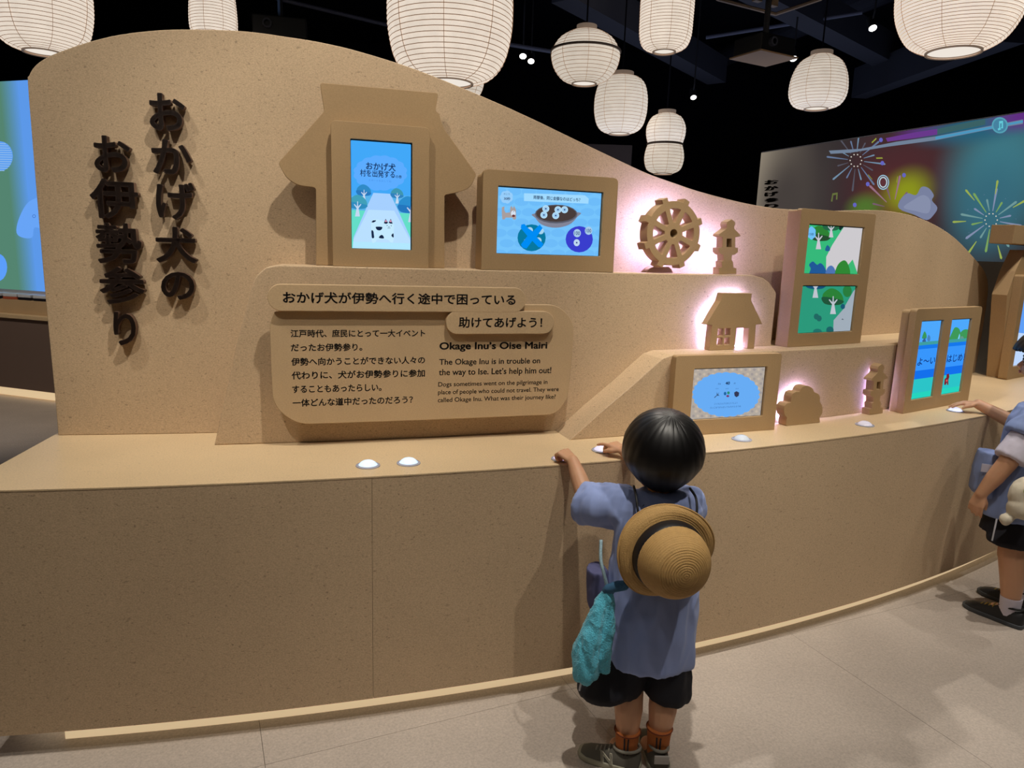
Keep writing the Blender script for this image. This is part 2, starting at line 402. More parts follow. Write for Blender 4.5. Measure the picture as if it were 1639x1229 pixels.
# wavy backboard
bb_px = [(93, 697), (88, 637), (73, 481), (58.6, 315), (51, 222), (44, 133), (46, 121), (56, 105), (75, 91.5), (100, 81), (143, 66.6), (195, 54.6), (256, 48), (310, 46.8), (377, 48.7), (420, 53),
         (447, 57), (505, 66), (565, 79.4), (640, 102), (691, 120.5), (765, 151), (844, 186), (929, 227), (1009, 265), (1043, 280), (1077, 292), (1120, 306.5), (1179, 322), (1225, 331), (1265, 335),
         (1331, 337.4), (1388, 336), (1428, 338.5), (1465, 346.5), (1499, 361), (1530, 382), (1558.7, 412), (1576, 434), (1581.5, 455), (1580, 480), (1574, 520), (1567, 560)]
BBO = -.525
def sz(p, off): t, z = oncyl(p, off); return (t*RR, z)
bb = [sz(p, BBO) for p in bb_px]; bb[0] = (bb[0][0], HC)
bb = [bb[0]] + smoothpts(bb[1:], 3)
bb.append((bb[-1][0]-.01, HC))
wall = obj('backboard', cplate([bb], BBO-.12, BBO, .003), BOARD, smooth=12)
tag(wall, 'tall wavy-topped curved backboard of flecked tan board behind all the displays', 'display wall'); rebase(wall, cyl(.45, BBO, HC))
# upper step (carries the upper shelf and the text panel)
S2 = -.375
st_px = [(343, 711), (352, 672), (366, 610), (380, 545), (391, 505), (400, 470), (404, 455), (412, 440), (426, 428), (446, 422.5)]
st = [sz(p, S2) for p in st_px]; st[0] = (st[0][0], HC); st = [st[0]]+smoothpts(st[1:-1], 3); st.append((sz((446, 422), S2)[0], Z2))
en = [sz(p, S2) for p in [(1205, 439), (1222, 445), (1232, 453), (1243, 469), (1240, 515), (1236, 552)]]
st += [(en[0][0], Z2)]+[e for e in en[1:4]]+[(en[3][0]-.004, HC)]
obj2 = obj('upper_step', cplate([st], BBO+.001, S2, .004), BOARD, smooth=12)
tag(obj2, 'curved stepped block with sloping left end carrying the text panel and upper shelf', 'display step'); rebase(obj2, cyl(.36, S2, HC))
# lower step on the right
S1 = -.248
b1 = [sz((912, 704), S1), sz((960, 661), S1), sz((1009, 620), S1), sz((1040, 592), S1), sz((1060, 577), S1), sz((1076, 570.5), S1)]
b1[0] = (b1[0][0], HC); b1[-1] = (b1[-1][0], Z1); b1[-2] = (b1[-2][0], Z1-.012)
e1 = sz((1462, 600), S1)[0]; e1 = max(e1, .60*RR)
lo = b1+[(e1, Z1), (e1, HC)]
obj1 = obj('lower_step', cplate([lo], S2+.001, S1, .003), BOARD, smooth=12)
tag(obj1, 'low curved step rising along a slope behind the child, its top a shelf', 'display step'); rebase(obj1, cyl(.45, S1, HC))
# behind the lower step where the upper one ends, the shelf runs on to the backboard
ext = obj('rear_shelf', ring_solid(en[3][0]/RR, .62, BBO+.001, S2+.0005, HC, Z1-.0005, 14), TOPM)
tag(ext, 'shelf block running back to the wavy board behind the two-pane screen frame', 'display step'); rebase(ext, cyl(.55, -.45, HC))

# ------------------------------------------------------------------ title characters
def glyph(ch, box_, label):
    x0, y0, x1, y1 = box_; off = BBO+.034; t, _ = oncyl(((x0+x1)/2, (y0+y1)/2), off); pl = plt(t, off)
    a = pl.hit((x0, (y0+y1)/2)); b = pl.hit((x1, (y0+y1)/2)); zt = pl.hit(((x0+x1)/2, y0))[1]; zb = pl.hit(((x0+x1)/2, y1))[1]
    bm = textfit(pl, ch, a[0], b[0], zb, zt, -.027, bold=.022, depth=.024)
    bm.normal_update()
    for f in bm.faces: f.material_index = 0 if abs(f.normal.dot(pl.n)) > .7 else 1
    o = obj('title_character', bm, [LETTER, mat('letter_edge_brown', (96, 70, 54), .6)]); tag(o, label, 'sign letter', 'title characters on the wavy board'); rebase(o, pl.P((a[0]+b[0])/2, zb, -.027))
for ch, b, l in [('お', (238, 149, 296, 209), 'dark brown raised character お at the top of the right title column'),
                 ('か', (242, 223, 306, 279), 'dark brown raised character か, second in the right title column'),
                 ('げ', (249, 291, 312, 352), 'dark brown raised character げ, third in the right title column'),
                 ('犬', (248, 363, 314, 421), 'dark brown raised character 犬, fourth in the right title column'),
                 ('の', (257, 435, 311, 480), 'dark brown raised character の at the foot of the right title column'),
                 ('お', (149, 217, 208, 276), 'dark brown raised character お at the top of the left title column'),
                 ('伊', (143, 286, 221, 350), 'dark brown raised character 伊, second in the left title column'),
                 ('勢', (153, 357, 226, 422), 'dark brown raised dense character 勢, third in the left title column'),
                 ('参', (158, 427, 231, 487), 'dark brown raised character 参, fourth in the left title column'),
                 ('り', (181, 499, 217, 553), 'dark brown raised character り at the foot of the left title column')]:
    glyph(ch, b, l)

# ------------------------------------------------------------------ text panel
tp_off = S2+.055; tc_, _ = oncyl((665, 585), tp_off); TP = plt(tc_, tp_off)
z6 = lambda x, y: (400+x*.3173, 440+y*.3173)
panel = thing('text_panel', 'flat smooth tan panel printed in Japanese and English with two pill-shaped headings', 'sign panel', TP.P(0, .78, 0), TP.a)
body = [z6(*p) for p in [(100, 185), (100, 250), (108, 480), (116, 660), (235, 755), (900, 732), (1540, 705), (1603, 630), (1625, 420), (1637, 235), (1555, 150), (1385, 150), (1370, 150), (1000, 135)]]
bl = TP.hits(body); r_ = [.01, 0, 0, .05, .06, 0, .05, .05, 0, .05, .05, 0, 0, 0]
bl = roundpoly([(bl[0][0]+.012, bl[0][1])]+bl[1:], r_, 5)
obj('panel_board', plate(TP, [bl], -.022, 0, .002), MDFL, panel, smooth=12)
def pill(x0, y0, x1, y1, sl):
    a = TP.hit(z6(x0, (y0+y1)/2), .02); b = TP.hit(z6(x1, (y0+y1)/2+sl), .02); zt = TP.hit(z6((x0+x1)/2, y0+sl/2), .02)[1]; zb = TP.hit(z6((x0+x1)/2, y1+sl/2), .02)[1]
    return a[0], b[0], zb, zt
u0, u1, zb, zt = pill(88, 47, 1393, 178, 16); obj('heading_plate', plate(TP, [rnd_rect(u0, u1, zb, zt, (zt-zb)*.49, 8)], 0, .02, .002), MDFL, panel, smooth=12)
v0, v1, yb, yt = pill(990, 182, 1535, 298, 1); obj('heading_plate', plate(TP, [rnd_rect(v0, v1, yb, max(yt, zb-.002), (yt-yb)*.49, 8)], 0, .0197, .002), MDFL, panel, smooth=12)
for i in range(3):
    a, b, c, d = TP.hit(z6(170, 95+30*i)), TP.hit(z6(1400, 95)), 0, 0
def pt(s, xa, ya, xb, yb_, hz, w=.0003, bold=0, name='lettering'):
    """line of print from left centre (xa,ya) to right centre, hz = height in crop pixels"""
    a = TP.hit(z6(xa, ya), w); b = TP.hit(z6(xb, yb_), w); q = TP.hit(z6(xa, ya-hz/2), w)[1]-TP.hit(z6(xa, ya+hz/2), w)[1]; z = (a[1]+b[1])/2
    obj(name, textfit(TP, s, a[0], b[0], z-q/2, z+q/2, w, bold), INK, panel)
pt('おかげ犬が伊勢へ行く途中で困っている', 166, 113, 1340, 125, 60, .0204, .022, 'heading_lettering')
pt('助けてあげよう！', 1053, 239, 1475, 240, 55, .0201, .022, 'heading_lettering')
for s, x0, y0, x1, y1, h in [('江戸時代、庶民にとって一大イベント', 205, 295, 884, 294, 40), ('だったお伊勢参り。', 206, 365, 567, 365, 40), ('伊勢へ向かうことができない人々の', 208, 436, 883, 431, 40),
                             ('代わりに、犬がお伊勢参りに参加', 210, 505, 883, 497, 41), ('することもあったらしい。', 213, 574, 664, 570, 38), ('一体どんな道中だったのだろう？', 215, 641, 822, 633, 40)]:
    pt(s, x0, y0, x1, y1, h, bold=.024)
for s, x0, y0, x1, y1, h, bo in [("Okage Inu\u2019s Oise Mairi", 956, 361, 1500, 362, 49, .03), ('The Okage Inu is in trouble on', 955, 441, 1464, 438, 39, .016), ("the way to Ise. Let\u2019s help him out!", 953, 492, 1520, 488, 42, .016),
                                 ('Dogs sometimes went on the pilgrimage in', 950, 552, 1501, 546, 30, .010), ('place of people who could not travel. They were', 949, 591, 1558, 582, 30, .010),
                                 ('called Okage Inu. What was their journey like?', 948, 631, 1542, 620, 30, .010)]:
    pt(s, x0, y0, x1, y1, h, bold=bo, name='english_lettering')

# ------------------------------------------------------------------ framed screens
def frame_screen(name, label, pl, outer, holes, z_base, d, rad=.018, bodyinset=.006, plate_t=.02, rec=.009, w=0):
    """outer=(u0,u1,z0,z1); holes = list of the same"""
    u0, u1, z0, z1 = outer
    t = thing(name, label, 'screen', pl.P((u0+u1)/2, z_base, 0), pl.a)
    outl = roundpoly([(u0, z0), (u1, z0), (u1, z1), (u0, z1)], [0.001, .001, rad, rad], 5)
    hs = [rnd_rect(a-.0015, b+.0035, c-.0015, e+.0035, .003, 2) for a, b, c, e in holes]
    obj('front_frame', plate(pl, [outl]+hs, -plate_t, 0, .0012), MDF, t, smooth=12)
    i = bodyinset
    bo = roundpoly([(u0+i, z0), (u1-i, z0), (u1-i, z1-i), (u0+i, z1-i)], [0.001, .001, rad, rad], 5)
    obj('housing', plate(pl, [bo], -d, -plate_t-.0003, .001), MDF, t, smooth=12)
    sc = []
    for a, b, c, e in holes:
        s = obj('screen', plbox(pl, a-.001, b+.003, c-.001, e+.003, -plate_t, -rec-.0015), BEZEL, t); sc.append(s)
    return t, sc
def screen_pic(pl, rec=.009): return Pic(pl, -rec)

# portrait screen on the coat-shaped board
K_OFF = BBO+.085
tK, _ = oncyl((610, 300), K_OFF); KP = plt(tK, K_OFF)
z2 = lambda x, y: (400+x*.2562, 100+y*.2562)
kpx = [(437, 125), (1178, 190), (1160, 302), (1182, 318), (1205, 405), (1290, 520), (1417, 700), (1375, 785), (1300, 812), (1216, 828), (1216, 1262), (413, 1240), (413, 782), (300, 768), (228, 722), (176, 628), (290, 500), (465, 303)]
kr = [.010, .010, .008, .012, .02, 0, .010, .02, .02, .008, .001, .001, .010, .02, .02, .012, 0, .006]
kp = KP.hits([z2(*p) for p in kpx]); kz = [p for p in kp]; kz[10] = (kz[10][0], Z2+.0006); kz[11] = (kz[11][0], Z2+.0006)
kim = obj('coat_cutout', plate(KP, [roundpoly(kz, kr, 5)], -.02, 0, .0015), MDF, smooth=12)
tag(kim, 'tan board cut in the shape of a short-sleeved festival coat behind the portrait screen', 'cutout'); rebase(kim, KP.P(sum(p[0] for p in kz)/len(kz), Z2+.0006, 0))
m1o = K_OFF+.038; t1_, _ = oncyl((610, 300), m1o); M1 = plt(t1_, m1o)
a = M1.hit((531, 300)); b = M1.hit((687, 300)); zt = M1.hit((609, 198))[1]
s0 = M1.hit((562.5, 310)); s1 = M1.hit((658, 310)); sb = M1.hit((610, 398.5))[1]; sT = M1.hit((610, 227))[1]
mon1, sc1 = frame_screen('portrait_screen', 'upright portrait screen showing a white path between trees, on the coat-shaped board', M1, (a[0], b[0], Z2+.0006, zt), [(s0[0], s1[0], sb, sT)], Z2, .0375)
z5 = lambda x, y: (550+x*.1587, 215+y*.1587)
P1 = screen_pic(M1); P1.clip = (s0[0], s1[0], sb, sT)
P1.polyU(roundpoly([(s0[0], sb), (s1[0], sb), (s1[0], sT), (s0[0], sT)], .003), (66, 168, 248))
def pp(P, zf, pts, col, sm=False): P.poly([zf(*p) for p in pts], col, sm)
P1.cloud(z5(370, 390), 41, 27, 16, (92, 172, 255), .06)
pp(P1, z5, [(80, 620), (690, 620), (690, 800), (80, 800)], (90, 180, 235))
pp(P1, z5, [(80, 760), (690, 800), (690, 1170), (80, 1150)], (100, 222, 200))
pp(P1, z5, [(300, 590), (470, 600), (560, 790), (690, 1080), (690, 1170), (90, 1150), (100, 1040), (230, 740)], (166, 208, 255))
pp(P1, z5, [(250, 760), (510, 770), (690, 1100), (690, 1170), (90, 1150), (100, 1060)], (186, 224, 255))
pp(P1, z5, [(95, 1080), (690, 1100), (690, 1170), (90, 1150)], (178, 232, 255))
def tree(P, zf, cx, cy, s, crown, dark, trunk=(205, 225, 245), tx=0):
    P.poly([zf(cx-s*.95, cy+s*.1), zf(cx-s*.9, cy-s*.4), zf(cx-s*.3, cy-s*.85), zf(cx+s*.3, cy-s*.75), zf(cx+s*.8, cy-s*.3), zf(cx+s*.95, cy+s*.3), zf(cx+s*.6, cy+s*.65), zf(cx-s*.6, cy+s*.6)], crown, True)
    P.poly([zf(cx-s*.95, cy-s*.1), zf(cx+s*.9, cy+s*.25), zf(cx+s*.7, cy+s*.6), zf(cx-s*.1, cy+s*.68), zf(cx-s*.85, cy+s*.5)], dark, True)
    x = cx+tx
    P.poly([zf(x-s*.28, cy+s*1.5), zf(x-s*.10, cy+s*.6), zf(x-s*.40, cy+s*.2), zf(x-s*.34, cy+s*.13), zf(x-s*.06, cy+s*.42), zf(x-s*.03, cy-s*.15), zf(x+s*.05, cy-s*.15), zf(x+s*.06, cy+s*.42), zf(x+s*.36, cy+s*.12), zf(x+s*.41, cy+s*.2), zf(x+s*.11, cy+s*.6), zf(x+s*.26, cy+s*1.5)], trunk)
tree(P1, z5, 205, 570, 75, (48, 138, 198), (40, 120, 190), (200, 218, 240)); tree(P1, z5, 540, 600, 65, (64, 150, 175), (48, 130, 190), (200, 218, 240))
tree(P1, z5, 150, 690, 92, (66, 160, 185), (48, 140, 190), (196, 216, 242), -10); tree(P1, z5, 660, 720, 110, (44, 140, 205), (36, 118, 190), (196, 210, 235), 20)
P1.text('おかげ犬', z5(225, 322), z5(524, 330), 12.5, (20, 45, 90), .02); P1.text('村を出発する', z5(165, 393), z5(515, 402), 11.5, (20, 45, 90), .015); P1.text('の巻', z5(524, 428), z5(585, 428), 5, (20, 45, 90), .01)
P1.text('スタートをおしてね', z5(250, 464), z5(480, 474), 3, (70, 140, 225))
pp(P1, z5, [(280, 885), (330, 860), (420, 880), (500, 900), (505, 960), (500, 1080), (470, 1085), (440, 1060), (340, 1060), (320, 1085), (285, 1080)], (196, 234, 255), True)
pp(P1, z5, [(278, 885), (296, 868), (326, 866), (322, 878), (298, 890)], (22, 38, 70)); pp(P1, z5, [(326, 932), (386, 934), (384, 955), (366, 968), (342, 966), (328, 952)], (22, 38, 70), True)
pp(P1, z5, [(280, 968), (298, 975), (304, 1010), (306, 1042), (286, 1046), (280, 1010)], (22, 38, 70), True); pp(P1, z5, [(356, 1044), (366, 1022), (386, 1014), (402, 1030), (402, 1050)], (22, 38, 70), True)
pp(P1, z5, [(480, 1018), (500, 998), (503, 1038), (492, 1036)], (22, 38, 70), True)
pp(P1, z5, [(404, 896), (422, 852), (448, 892), (428, 904)], (22, 38, 70)); pp(P1, z5, [(452, 892), (474, 852), (494, 902), (470, 900)], (22, 38, 70))
pp(P1, z5, [(414, 882), (424, 862), (438, 882)], (235, 160, 190)); pp(P1, z5, [(460, 882), (473, 862), (484, 884)], (235, 160, 190))
for q in ((438, 920), (478, 922), (456, 932), (448, 945), (464, 945)): P1.circ(z5(*q), .7, (30, 50, 90))
P1.done('screen_picture', sc1[0])

# landscape screen on the upper shelf
MA = oncyl((875, 350), S2-.004); M2 = plt(MA[0], S2-.004)
a = M2.hit((772, 350)); b = M2.hit((986.5, 350)); zt = (M2.hit((775, 270))[1]+M2.hit((985, 284.5))[1])/2
c0 = M2.hit((797, 350)); c1 = M2.hit((962, 357)); cb = (M2.hit((797, 406))[1]+M2.hit((961, 409))[1])/2; cT = (M2.hit((798, 299))[1]+M2.hit((964, 309))[1])/2
mon2, sc2 = frame_screen('landscape_screen', 'wide blue quiz screen with a brown bowl of coins, on the upper shelf', M2, (a[0], b[0], Z2+.0006, zt), [(c0[0], c1[0], cb, cT)], Z2, .09, rad=.02)
z3 = lambda x, y: (780+x*.1952, 240+y*.1952)
P2 = screen_pic(M2); P2.clip = (c0[0], c1[0], cb, cT)
P2.polyU([(c0[0], cb), (c1[0], cb), (c1[0], cT), (c0[0], cT)], (118, 196, 252))
P2.circ(z3(100, 340), .1, (118, 196, 252)); P2.hold = True
for i in range(8):
    for j in range(7):
        cx, cy = 100+i*120+(j % 2)*60, 340+j*85; P2.circ(z3(cx, cy), 11.5, (110, 188, 249), 6.6, n=24)
P2.hold = False
pp(P2, z3, [(300, 355), (560, 362), (800, 372), (832, 400), (828, 440), (560, 430), (300, 418)], (160, 218, 255)); P2.text('両替後、同じ金額なのはどっち？', z3(378, 390), z3(762, 406), 6.2, (30, 60, 100), .02)
P2.cloud(z3(157, 386), 9.5, 9.5, 7, (150, 205, 250), .12); P2.text('のこり', z3(135, 360), z3(182, 362), 3, (50, 70, 110)); P2.text('30秒', z3(135, 397), z3(188, 401), 5, (40, 55, 95), .02)
pp(P2, z3, [(118, 470), (140, 462), (138, 495), (150, 515), (185, 512), (188, 470), (198, 458), (208, 480), (218, 458), (234, 490), (236, 560), (228, 572), (210, 568), (205, 555), (150, 555), (140, 570), (122, 568), (118, 520)], (168, 158, 158))
P2.circ(z3(212, 520), 3.8, (215, 225, 240), 4.6); P2.circ(z3(214, 540), 2.6, (110, 50, 50), 2); P2.circ(z3(214, 505), .6, (20, 20, 30))
pp(P2, z3, [(388, 520), (395, 560), (450, 615), (560, 638), (670, 612), (735, 550), (742, 510)], (130, 132, 150), True)
P2.circ(z3(563, 525), 34, (90, 92, 105), 15); P2.circ(z3(563, 522), 32, (72, 60, 58), 13)
for q in ((478, 482), (462, 533), (577, 490), (558, 538), (630, 490)): P2.circ(z3(*q), 5.6, (182, 222, 248)); P2.circ(z3(*q), 3.9, (160, 206, 240)); P2.circ(z3(*q), 1.3, (40, 60, 130))
P2.circ(z3(360, 720), 22.6, (8, 120, 160), 21.5); P2.circ(z3(750, 732), 21.8, (58, 62, 205), 21)
for q in ((345, 658), (435, 665), (320, 752), (415, 742)): P2.circ(z3(*q), 5, (165, 212, 240))
for c in ([(275, 612), (300, 606), (330, 640), (370, 668), (425, 612), (450, 640), (400, 712), (455, 770), (440, 800), (415, 796), (365, 745), (318, 808), (285, 800), (272, 775), (325, 705), (270, 640)],): pp(P2, z3, c, (0, 140, 245))
for q, s in (((732, 682), '100'), ((825, 662), '100')): P2.circ(z3(*q), 5.9, (170, 205, 235), 6.5); P2.text(s, z3(q[0]-22, q[1]), z3(q[0]+22, q[1]), 6, (50, 80, 130), .01)
P2.circ(z3(728, 760), 4.9, (190, 215, 240), 5.6); P2.circ(z3(728, 760), 1.3, (40, 60, 130))
P2.done('screen_picture', sc2[0])

# two-pane (upper and lower) screen frame on the lower step
F1 = pl2((1260, 556), (1378, 549), Z1)
fr1, sc3 = frame_screen('stacked_pane_screen', 'tall frame with two panes one above the other showing green trees and a pale path', F1, (0, .455, Z1+.0006, 1.562), [(.0545, .389, 1.3185, 1.503), (.0545, .389, 1.0835, 1.268)], Z1, .064, rad=.012, bodyinset=.003, plate_t=.022)
zf = lambda x, y: (1220+x*.2115, 320+y*.2115)
for k, (zz0, zz1) in enumerate(((1.3185, 1.503), (1.0835, 1.268))):
    P = screen_pic(F1); P.clip = (.0545, .389, zz0, zz1)
    P.polyU([(.0545, zz0), (.389, zz0), (.389, zz1), (.0545, zz1)], (54, 184, 122) if k == 0 else (44, 152, 122))
    if k == 0:
        pp(P, zf, [(620, 200), (790, 200), (740, 570), (482, 570), (484, 430), (530, 340)], (205, 202, 206))
        pp(P, zf, [(540, 195), (620, 200), (590, 232), (572, 212), (560, 225), (545, 215)], (22, 48, 48))
        tree(P, zf, 440, 260, 75, (46, 128, 52), (38, 74, 46), (200, 198, 210), -15); tree(P, zf, 520, 190, 62, (46, 128, 52), (38, 100, 70), (200, 198, 210))
        pp(P, zf, [(475, 370), (490, 342), (510, 360), (508, 385), (480, 386)], (34, 98, 142), True)
        pp(P, zf, [(360, 570), (365, 520), (352, 490), (380, 465), (400, 480), (415, 490), (440, 478), (470, 510), (480, 570)], (34, 88, 150), True); pp(P, zf, [(478, 570), (490, 515), (520, 496), (545, 520), (552, 570)], (78, 116, 178), True)
        pp(P, zf, [(640, 570), (640, 500), (682, 450), (720, 560), (715, 575)], (60, 184, 116)); pp(P, zf, [(552, 570), (570, 490), (620, 456), (652, 500), (656, 570)], (48, 134, 52), True)
        P.cloud(zf(370, 250), 6.3, 9.3, 6, (110, 190, 245), .15); P.text('12秒', zf(350, 257), zf(388, 260), 4.5, (40, 80, 120), .01)
    else:
        pp(P, zf, [(690, 690), (740, 640), (700, 1000), (536, 1010), (540, 910), (610, 830)], (160, 172, 184))
        tree(P, zf, 402, 620, 80, (24, 84, 122), (24, 80, 118), (190, 196, 206)); tree(P, zf, 535, 740, 82, (44, 128, 56), (34, 84, 58), (190, 196, 206), 0)
        P.circ(zf(642, 690), 7.2, (42, 124, 62), 9.5); P.circ(zf(608, 806), 3.6, (26, 88, 112), 4.2)
        P.circ(zf(408, 882), 4.2, (34, 104, 98), 4.8); P.circ(zf(428, 896), 4.2, (34, 104, 98), 4.8); P.circ(zf(510, 985), 6, (30, 98, 100), 6); P.circ(zf(415, 995), 7, (34, 112, 104), 4.5)
        P.poly([zf(598, 906), zf(602, 896), zf(616, 905)], (70, 80, 90))
    P.done('screen_picture', sc3[k])

# landscape screen on the counter behind the child
M4 = pl2((1110, 697), (1240, 688), HC)
mon4, sc4 = frame_screen('landscape_screen', 'landscape screen with a blue scalloped oval, standing on the counter beyond the child', M4, (-.094, .35, HC+.0006, 1.036), [(-.0175, .287, .807, .9855)], HC, .055, rad=.012, bodyinset=.014, plate_t=.03)
z7 = lambda x, y: (1060+x*.2319, 450+y*.2319)
P = screen_pic(M4); P.clip = (-.0175, .287, .807, .9855); P.polyU([(-.0175, .807), (.287, .807), (.287, .9855), (-.0175, .9855)], (178, 168, 158))
P.circ(z7(440, 782), .1, (178, 168, 158)); P.hold = True
for i in range(18):
    for j in range(12): P.circ(z7(215+i*30+(j % 2)*15, 610+j*32), 2.2, (196, 182, 166) if (i+j) % 2 else (160, 152, 150))
P.hold = False
P.cloud(z7(440, 782), 52, 34.5, 26, (104, 172, 244), .045)
P.text('40', z7(436, 704), z7(466, 703), 5, (14, 34, 74), .03); P.text('済み', z7(384, 708), z7(404, 708), 3, (30, 60, 110)); P.text('点', z7(492, 704), z7(506, 704), 2.6, (30, 60, 110))
for x in (378, 446, 515): P.text('おみせ', z7(x-10, 742), z7(x+10, 740), 1.8, (40, 80, 140))
pp(P, z7, [(357, 800), (374, 786), (376, 764), (382, 782), (392, 762), (386, 784), (396, 790), (376, 790), (360, 806)], (60, 90, 130))
P.circ(z7(432, 775), 2.1, (30, 100, 160), 2.8); P.circ(z7(455, 770), 2.1, (40, 140, 110), 2.4); P.circ(z7(450, 792), 2.4, (120, 60, 110), 1.8); pp(P, z7, [(494, 768), (510, 758), (529, 768), (526, 790), (510, 800), (497, 790)], (52, 56, 84))
P.text('どうぐをえらんでたびのしたくをしよう', z7(358, 845), z7(516, 840), 3, (40, 80, 140)); P.text('さいごまでがんばってもちかえろうね', z7(328, 874), z7(540, 860), 3, (40, 80, 140))
P.done('screen_picture', sc4[0])

# two tall panes side by side at the end of the counter
F2 = pl2((1444.7, 662.5), (1550, 643), HC)
fr2, sc5 = frame_screen('twin_pane_screen', 'frame with two tall side-by-side panes showing a blue river, at the counter end', F2, (0, .558, HC+.0006, 1.188), [(.0545, .2255, .805, 1.1335), (.302, .473, .805, 1.1335)], HC, .064, rad=.018, bodyinset=.008, plate_t=.028)
z8 = lambda x, y: (1340+x*.2034, 450+y*.2034)
for k, (ua, ub) in enumerate(((.0545, .2255), (.302, .473))):
    P = screen_pic(F2); P.clip = (ua, ub, .805, 1.1335); R4 = lambda z0, z1, c: P.polyU([(ua, z0), (ub, z0), (ub, z1), (ua, z1)], c)
    R4(.805, 1.1335, (78, 168, 252))
    if k == 0:
        pp(P, z8, [(668, 440), (686, 395), (702, 420), (700, 450), (672, 452)], (58, 150, 88), True); pp(P, z8, [(708, 450), (718, 422), (732, 440), (728, 470), (712, 470)], (70, 130, 190), True)
        pp(P, z8, [(668, 470), (690, 440), (700, 485), (675, 488)], (56, 96, 150)); zg = F2.hit(z8(740, 483))[1]
    else:
        pp(P, z8, [(880, 480), (905, 400), (930, 362), (965, 385), (975, 480)], (62, 152, 88), True); pp(P, z8, [(950, 480), (970, 405), (1010, 378), (1060, 400), (1060, 480)], (62, 152, 88), True)
        pp(P, z8, [(940, 478), (962, 410), (966, 430), (955, 478)], (120, 205, 250)); P.circ(z8(980, 450), 3, (100, 150, 140), 3.6); zg = F2.hit(z8(960, 470))[1]
    z_ = F2.hit(z8(700, 505))[1]; zq = F2.hit(z8(700, 535))[1]; zr = F2.hit(z8(700, 700))[1]; zs = F2.hit(z8(700, 765))[1]
    R4(z_, z_+.014, (64, 158, 160)); R4(zq, z_, (22, 120, 236)); R4(zr, zq, (56, 150, 252)); R4(zs, zr, (20, 112, 236)); R4(.805, zs, (44, 196, 200)); R4(.805, .83, (38, 212, 190))
    if k == 0: P.text('よ〜い', z8(630, 640), z8(770, 615), 12, (18, 50, 120), .015)
    else:
        P.text('はじめ！', z8(862, 610), z8(1000, 596), 12, (18, 50, 120), .015)
        pp(P, z8, [(838, 815), (842, 770), (856, 758), (858, 732), (876, 726), (880, 752), (872, 775), (872, 815), (862, 815), (860, 795), (852, 815)], (122, 32, 46)); pp(P, z8, [(852, 775), (866, 772), (864, 790), (852, 790)], (220, 90, 90))
    P.done('screen_picture', sc5[k])

# ------------------------------------------------------------------ back-lit cutouts
GLOW = em((180, 172, 255), 130); 
def lit_cutout(name, label, cat, pl, loops, base_z, th, strip, group=None, k=None, bev=.0012):
    """loops in plane coords; strip = list of (u,z) for the light strip on its back"""
    us = [p[0] for p in loops[0]]; t = thing(name, label, cat, pl.P((min(us)+max(us))/2, base_z, 0), pl.a, group)
    obj('cut_board', plate(pl, loops, -th, 0, bev), MDF, t, smooth=12)
    obj('light_strip', tube([pl.P(u, z, -th-.004) for u, z in strip], .0032, 5), k or GLOW, t)
    return t
z4 = lambda x, y: (1000+x*.1708, 280+y*.1708)
def inset(lp, d):                            # outline pulled inwards by d
    out = []; n = len(lp); ar = sum(lp[i-1][0]*lp[i][1]-lp[i][0]*lp[i-1][1] for i in range(n)); sg = 1 if ar > 0 else -1
    for i in range(n):
        a, b = Vector(lp[i-1])-Vector(lp[i]), Vector(lp[(i+1) % n])-Vector(lp[i]); e1, e2 = (-a).normalized(), b.normalized()
        m = Vector((-(e1.y+e2.y), e1.x+e2.x)); m = m.normalized() if m.length > 1e-6 else Vector((0, 0)); out.append((lp[i][0]+m.x*d*sg, lp[i][1]+m.y*d*sg))
    return out
# water wheel
wo = S2-.022; tW, _ = oncyl((1078, 375), wo); WP = plt(tW, wo)
wc = WP.hit(z4(460, 548)); wr = (WP.hit(z4(455, 245))[1]-WP.hit(z4(455, 852))[1])/2; wzb = Z2+.0006
outer = []
for k in range(8):
    a0 = math.radians(22.5+45*k); pw = math.radians(6.2)
    for j in range(5): a = a0-math.radians(22.5)+math.radians(45)*0+j*(math.radians(22.5)-pw)/5; outer.append((a, wr))
    outer += [(a0-pw, wr), (a0-pw*.86, wr*1.135), (a0+pw*.86, wr*1.135), (a0+pw, wr)]
    for j in range(1, 5): outer.append((a0+pw+j*(math.radians(22.5)-pw)/5, wr))
outer = [(wc[0]+r*math.cos(a), wc[1]+r*math.sin(a)) for a, r in outer]
outer = [(u, max(z, wzb+.012)) for u, z in outer]
holes = []
for k in range(8):
    a0 = math.radians(45*k); hp = []
    half = lambda r: math.asin(.088*wr/r)
    r0, r1 = wr*.34, wr*.77; A = math.radians(22.5)
    for j in range(7): aa = -A+half(r1)+(2*A-2*half(r1))*j/6; hp.append((a0+aa, r1))
    for j in range(3): aa = A-half(r0)-(2*A-2*half(r0))*j/2; hp.append((a0+aa, r0))
    holes.append(roundpoly([(wc[0]+r*math.cos(a), wc[1]+r*math.sin(a)) for a, r in hp], .004, 2))
hub = [(wc[0]+wr*.135*math.cos(2*PI*i/16), wc[1]+wr*.135*math.sin(2*PI*i/16)) for i in range(16)]
wheel = lit_cutout('water_wheel', 'back-lit tan board cutout of an eight-spoked water wheel on the upper shelf', 'cutout', WP, [outer]+holes+[hub], Z2, .048, [(wc[0]+wr*.88*math.cos(2*PI*i/40), wc[1]+wr*.88*math.sin(2*PI*i/40)) for i in range(41)], k=em((180, 172, 255), 95))
obj('hub_plug', plate(WP, [[(wc[0]+wr*.2*math.cos(2*PI*i/16), wc[1]+wr*.2*math.sin(2*PI*i/16)) for i in range(16)]], -.0495, -.0482), LETTER, wheel)
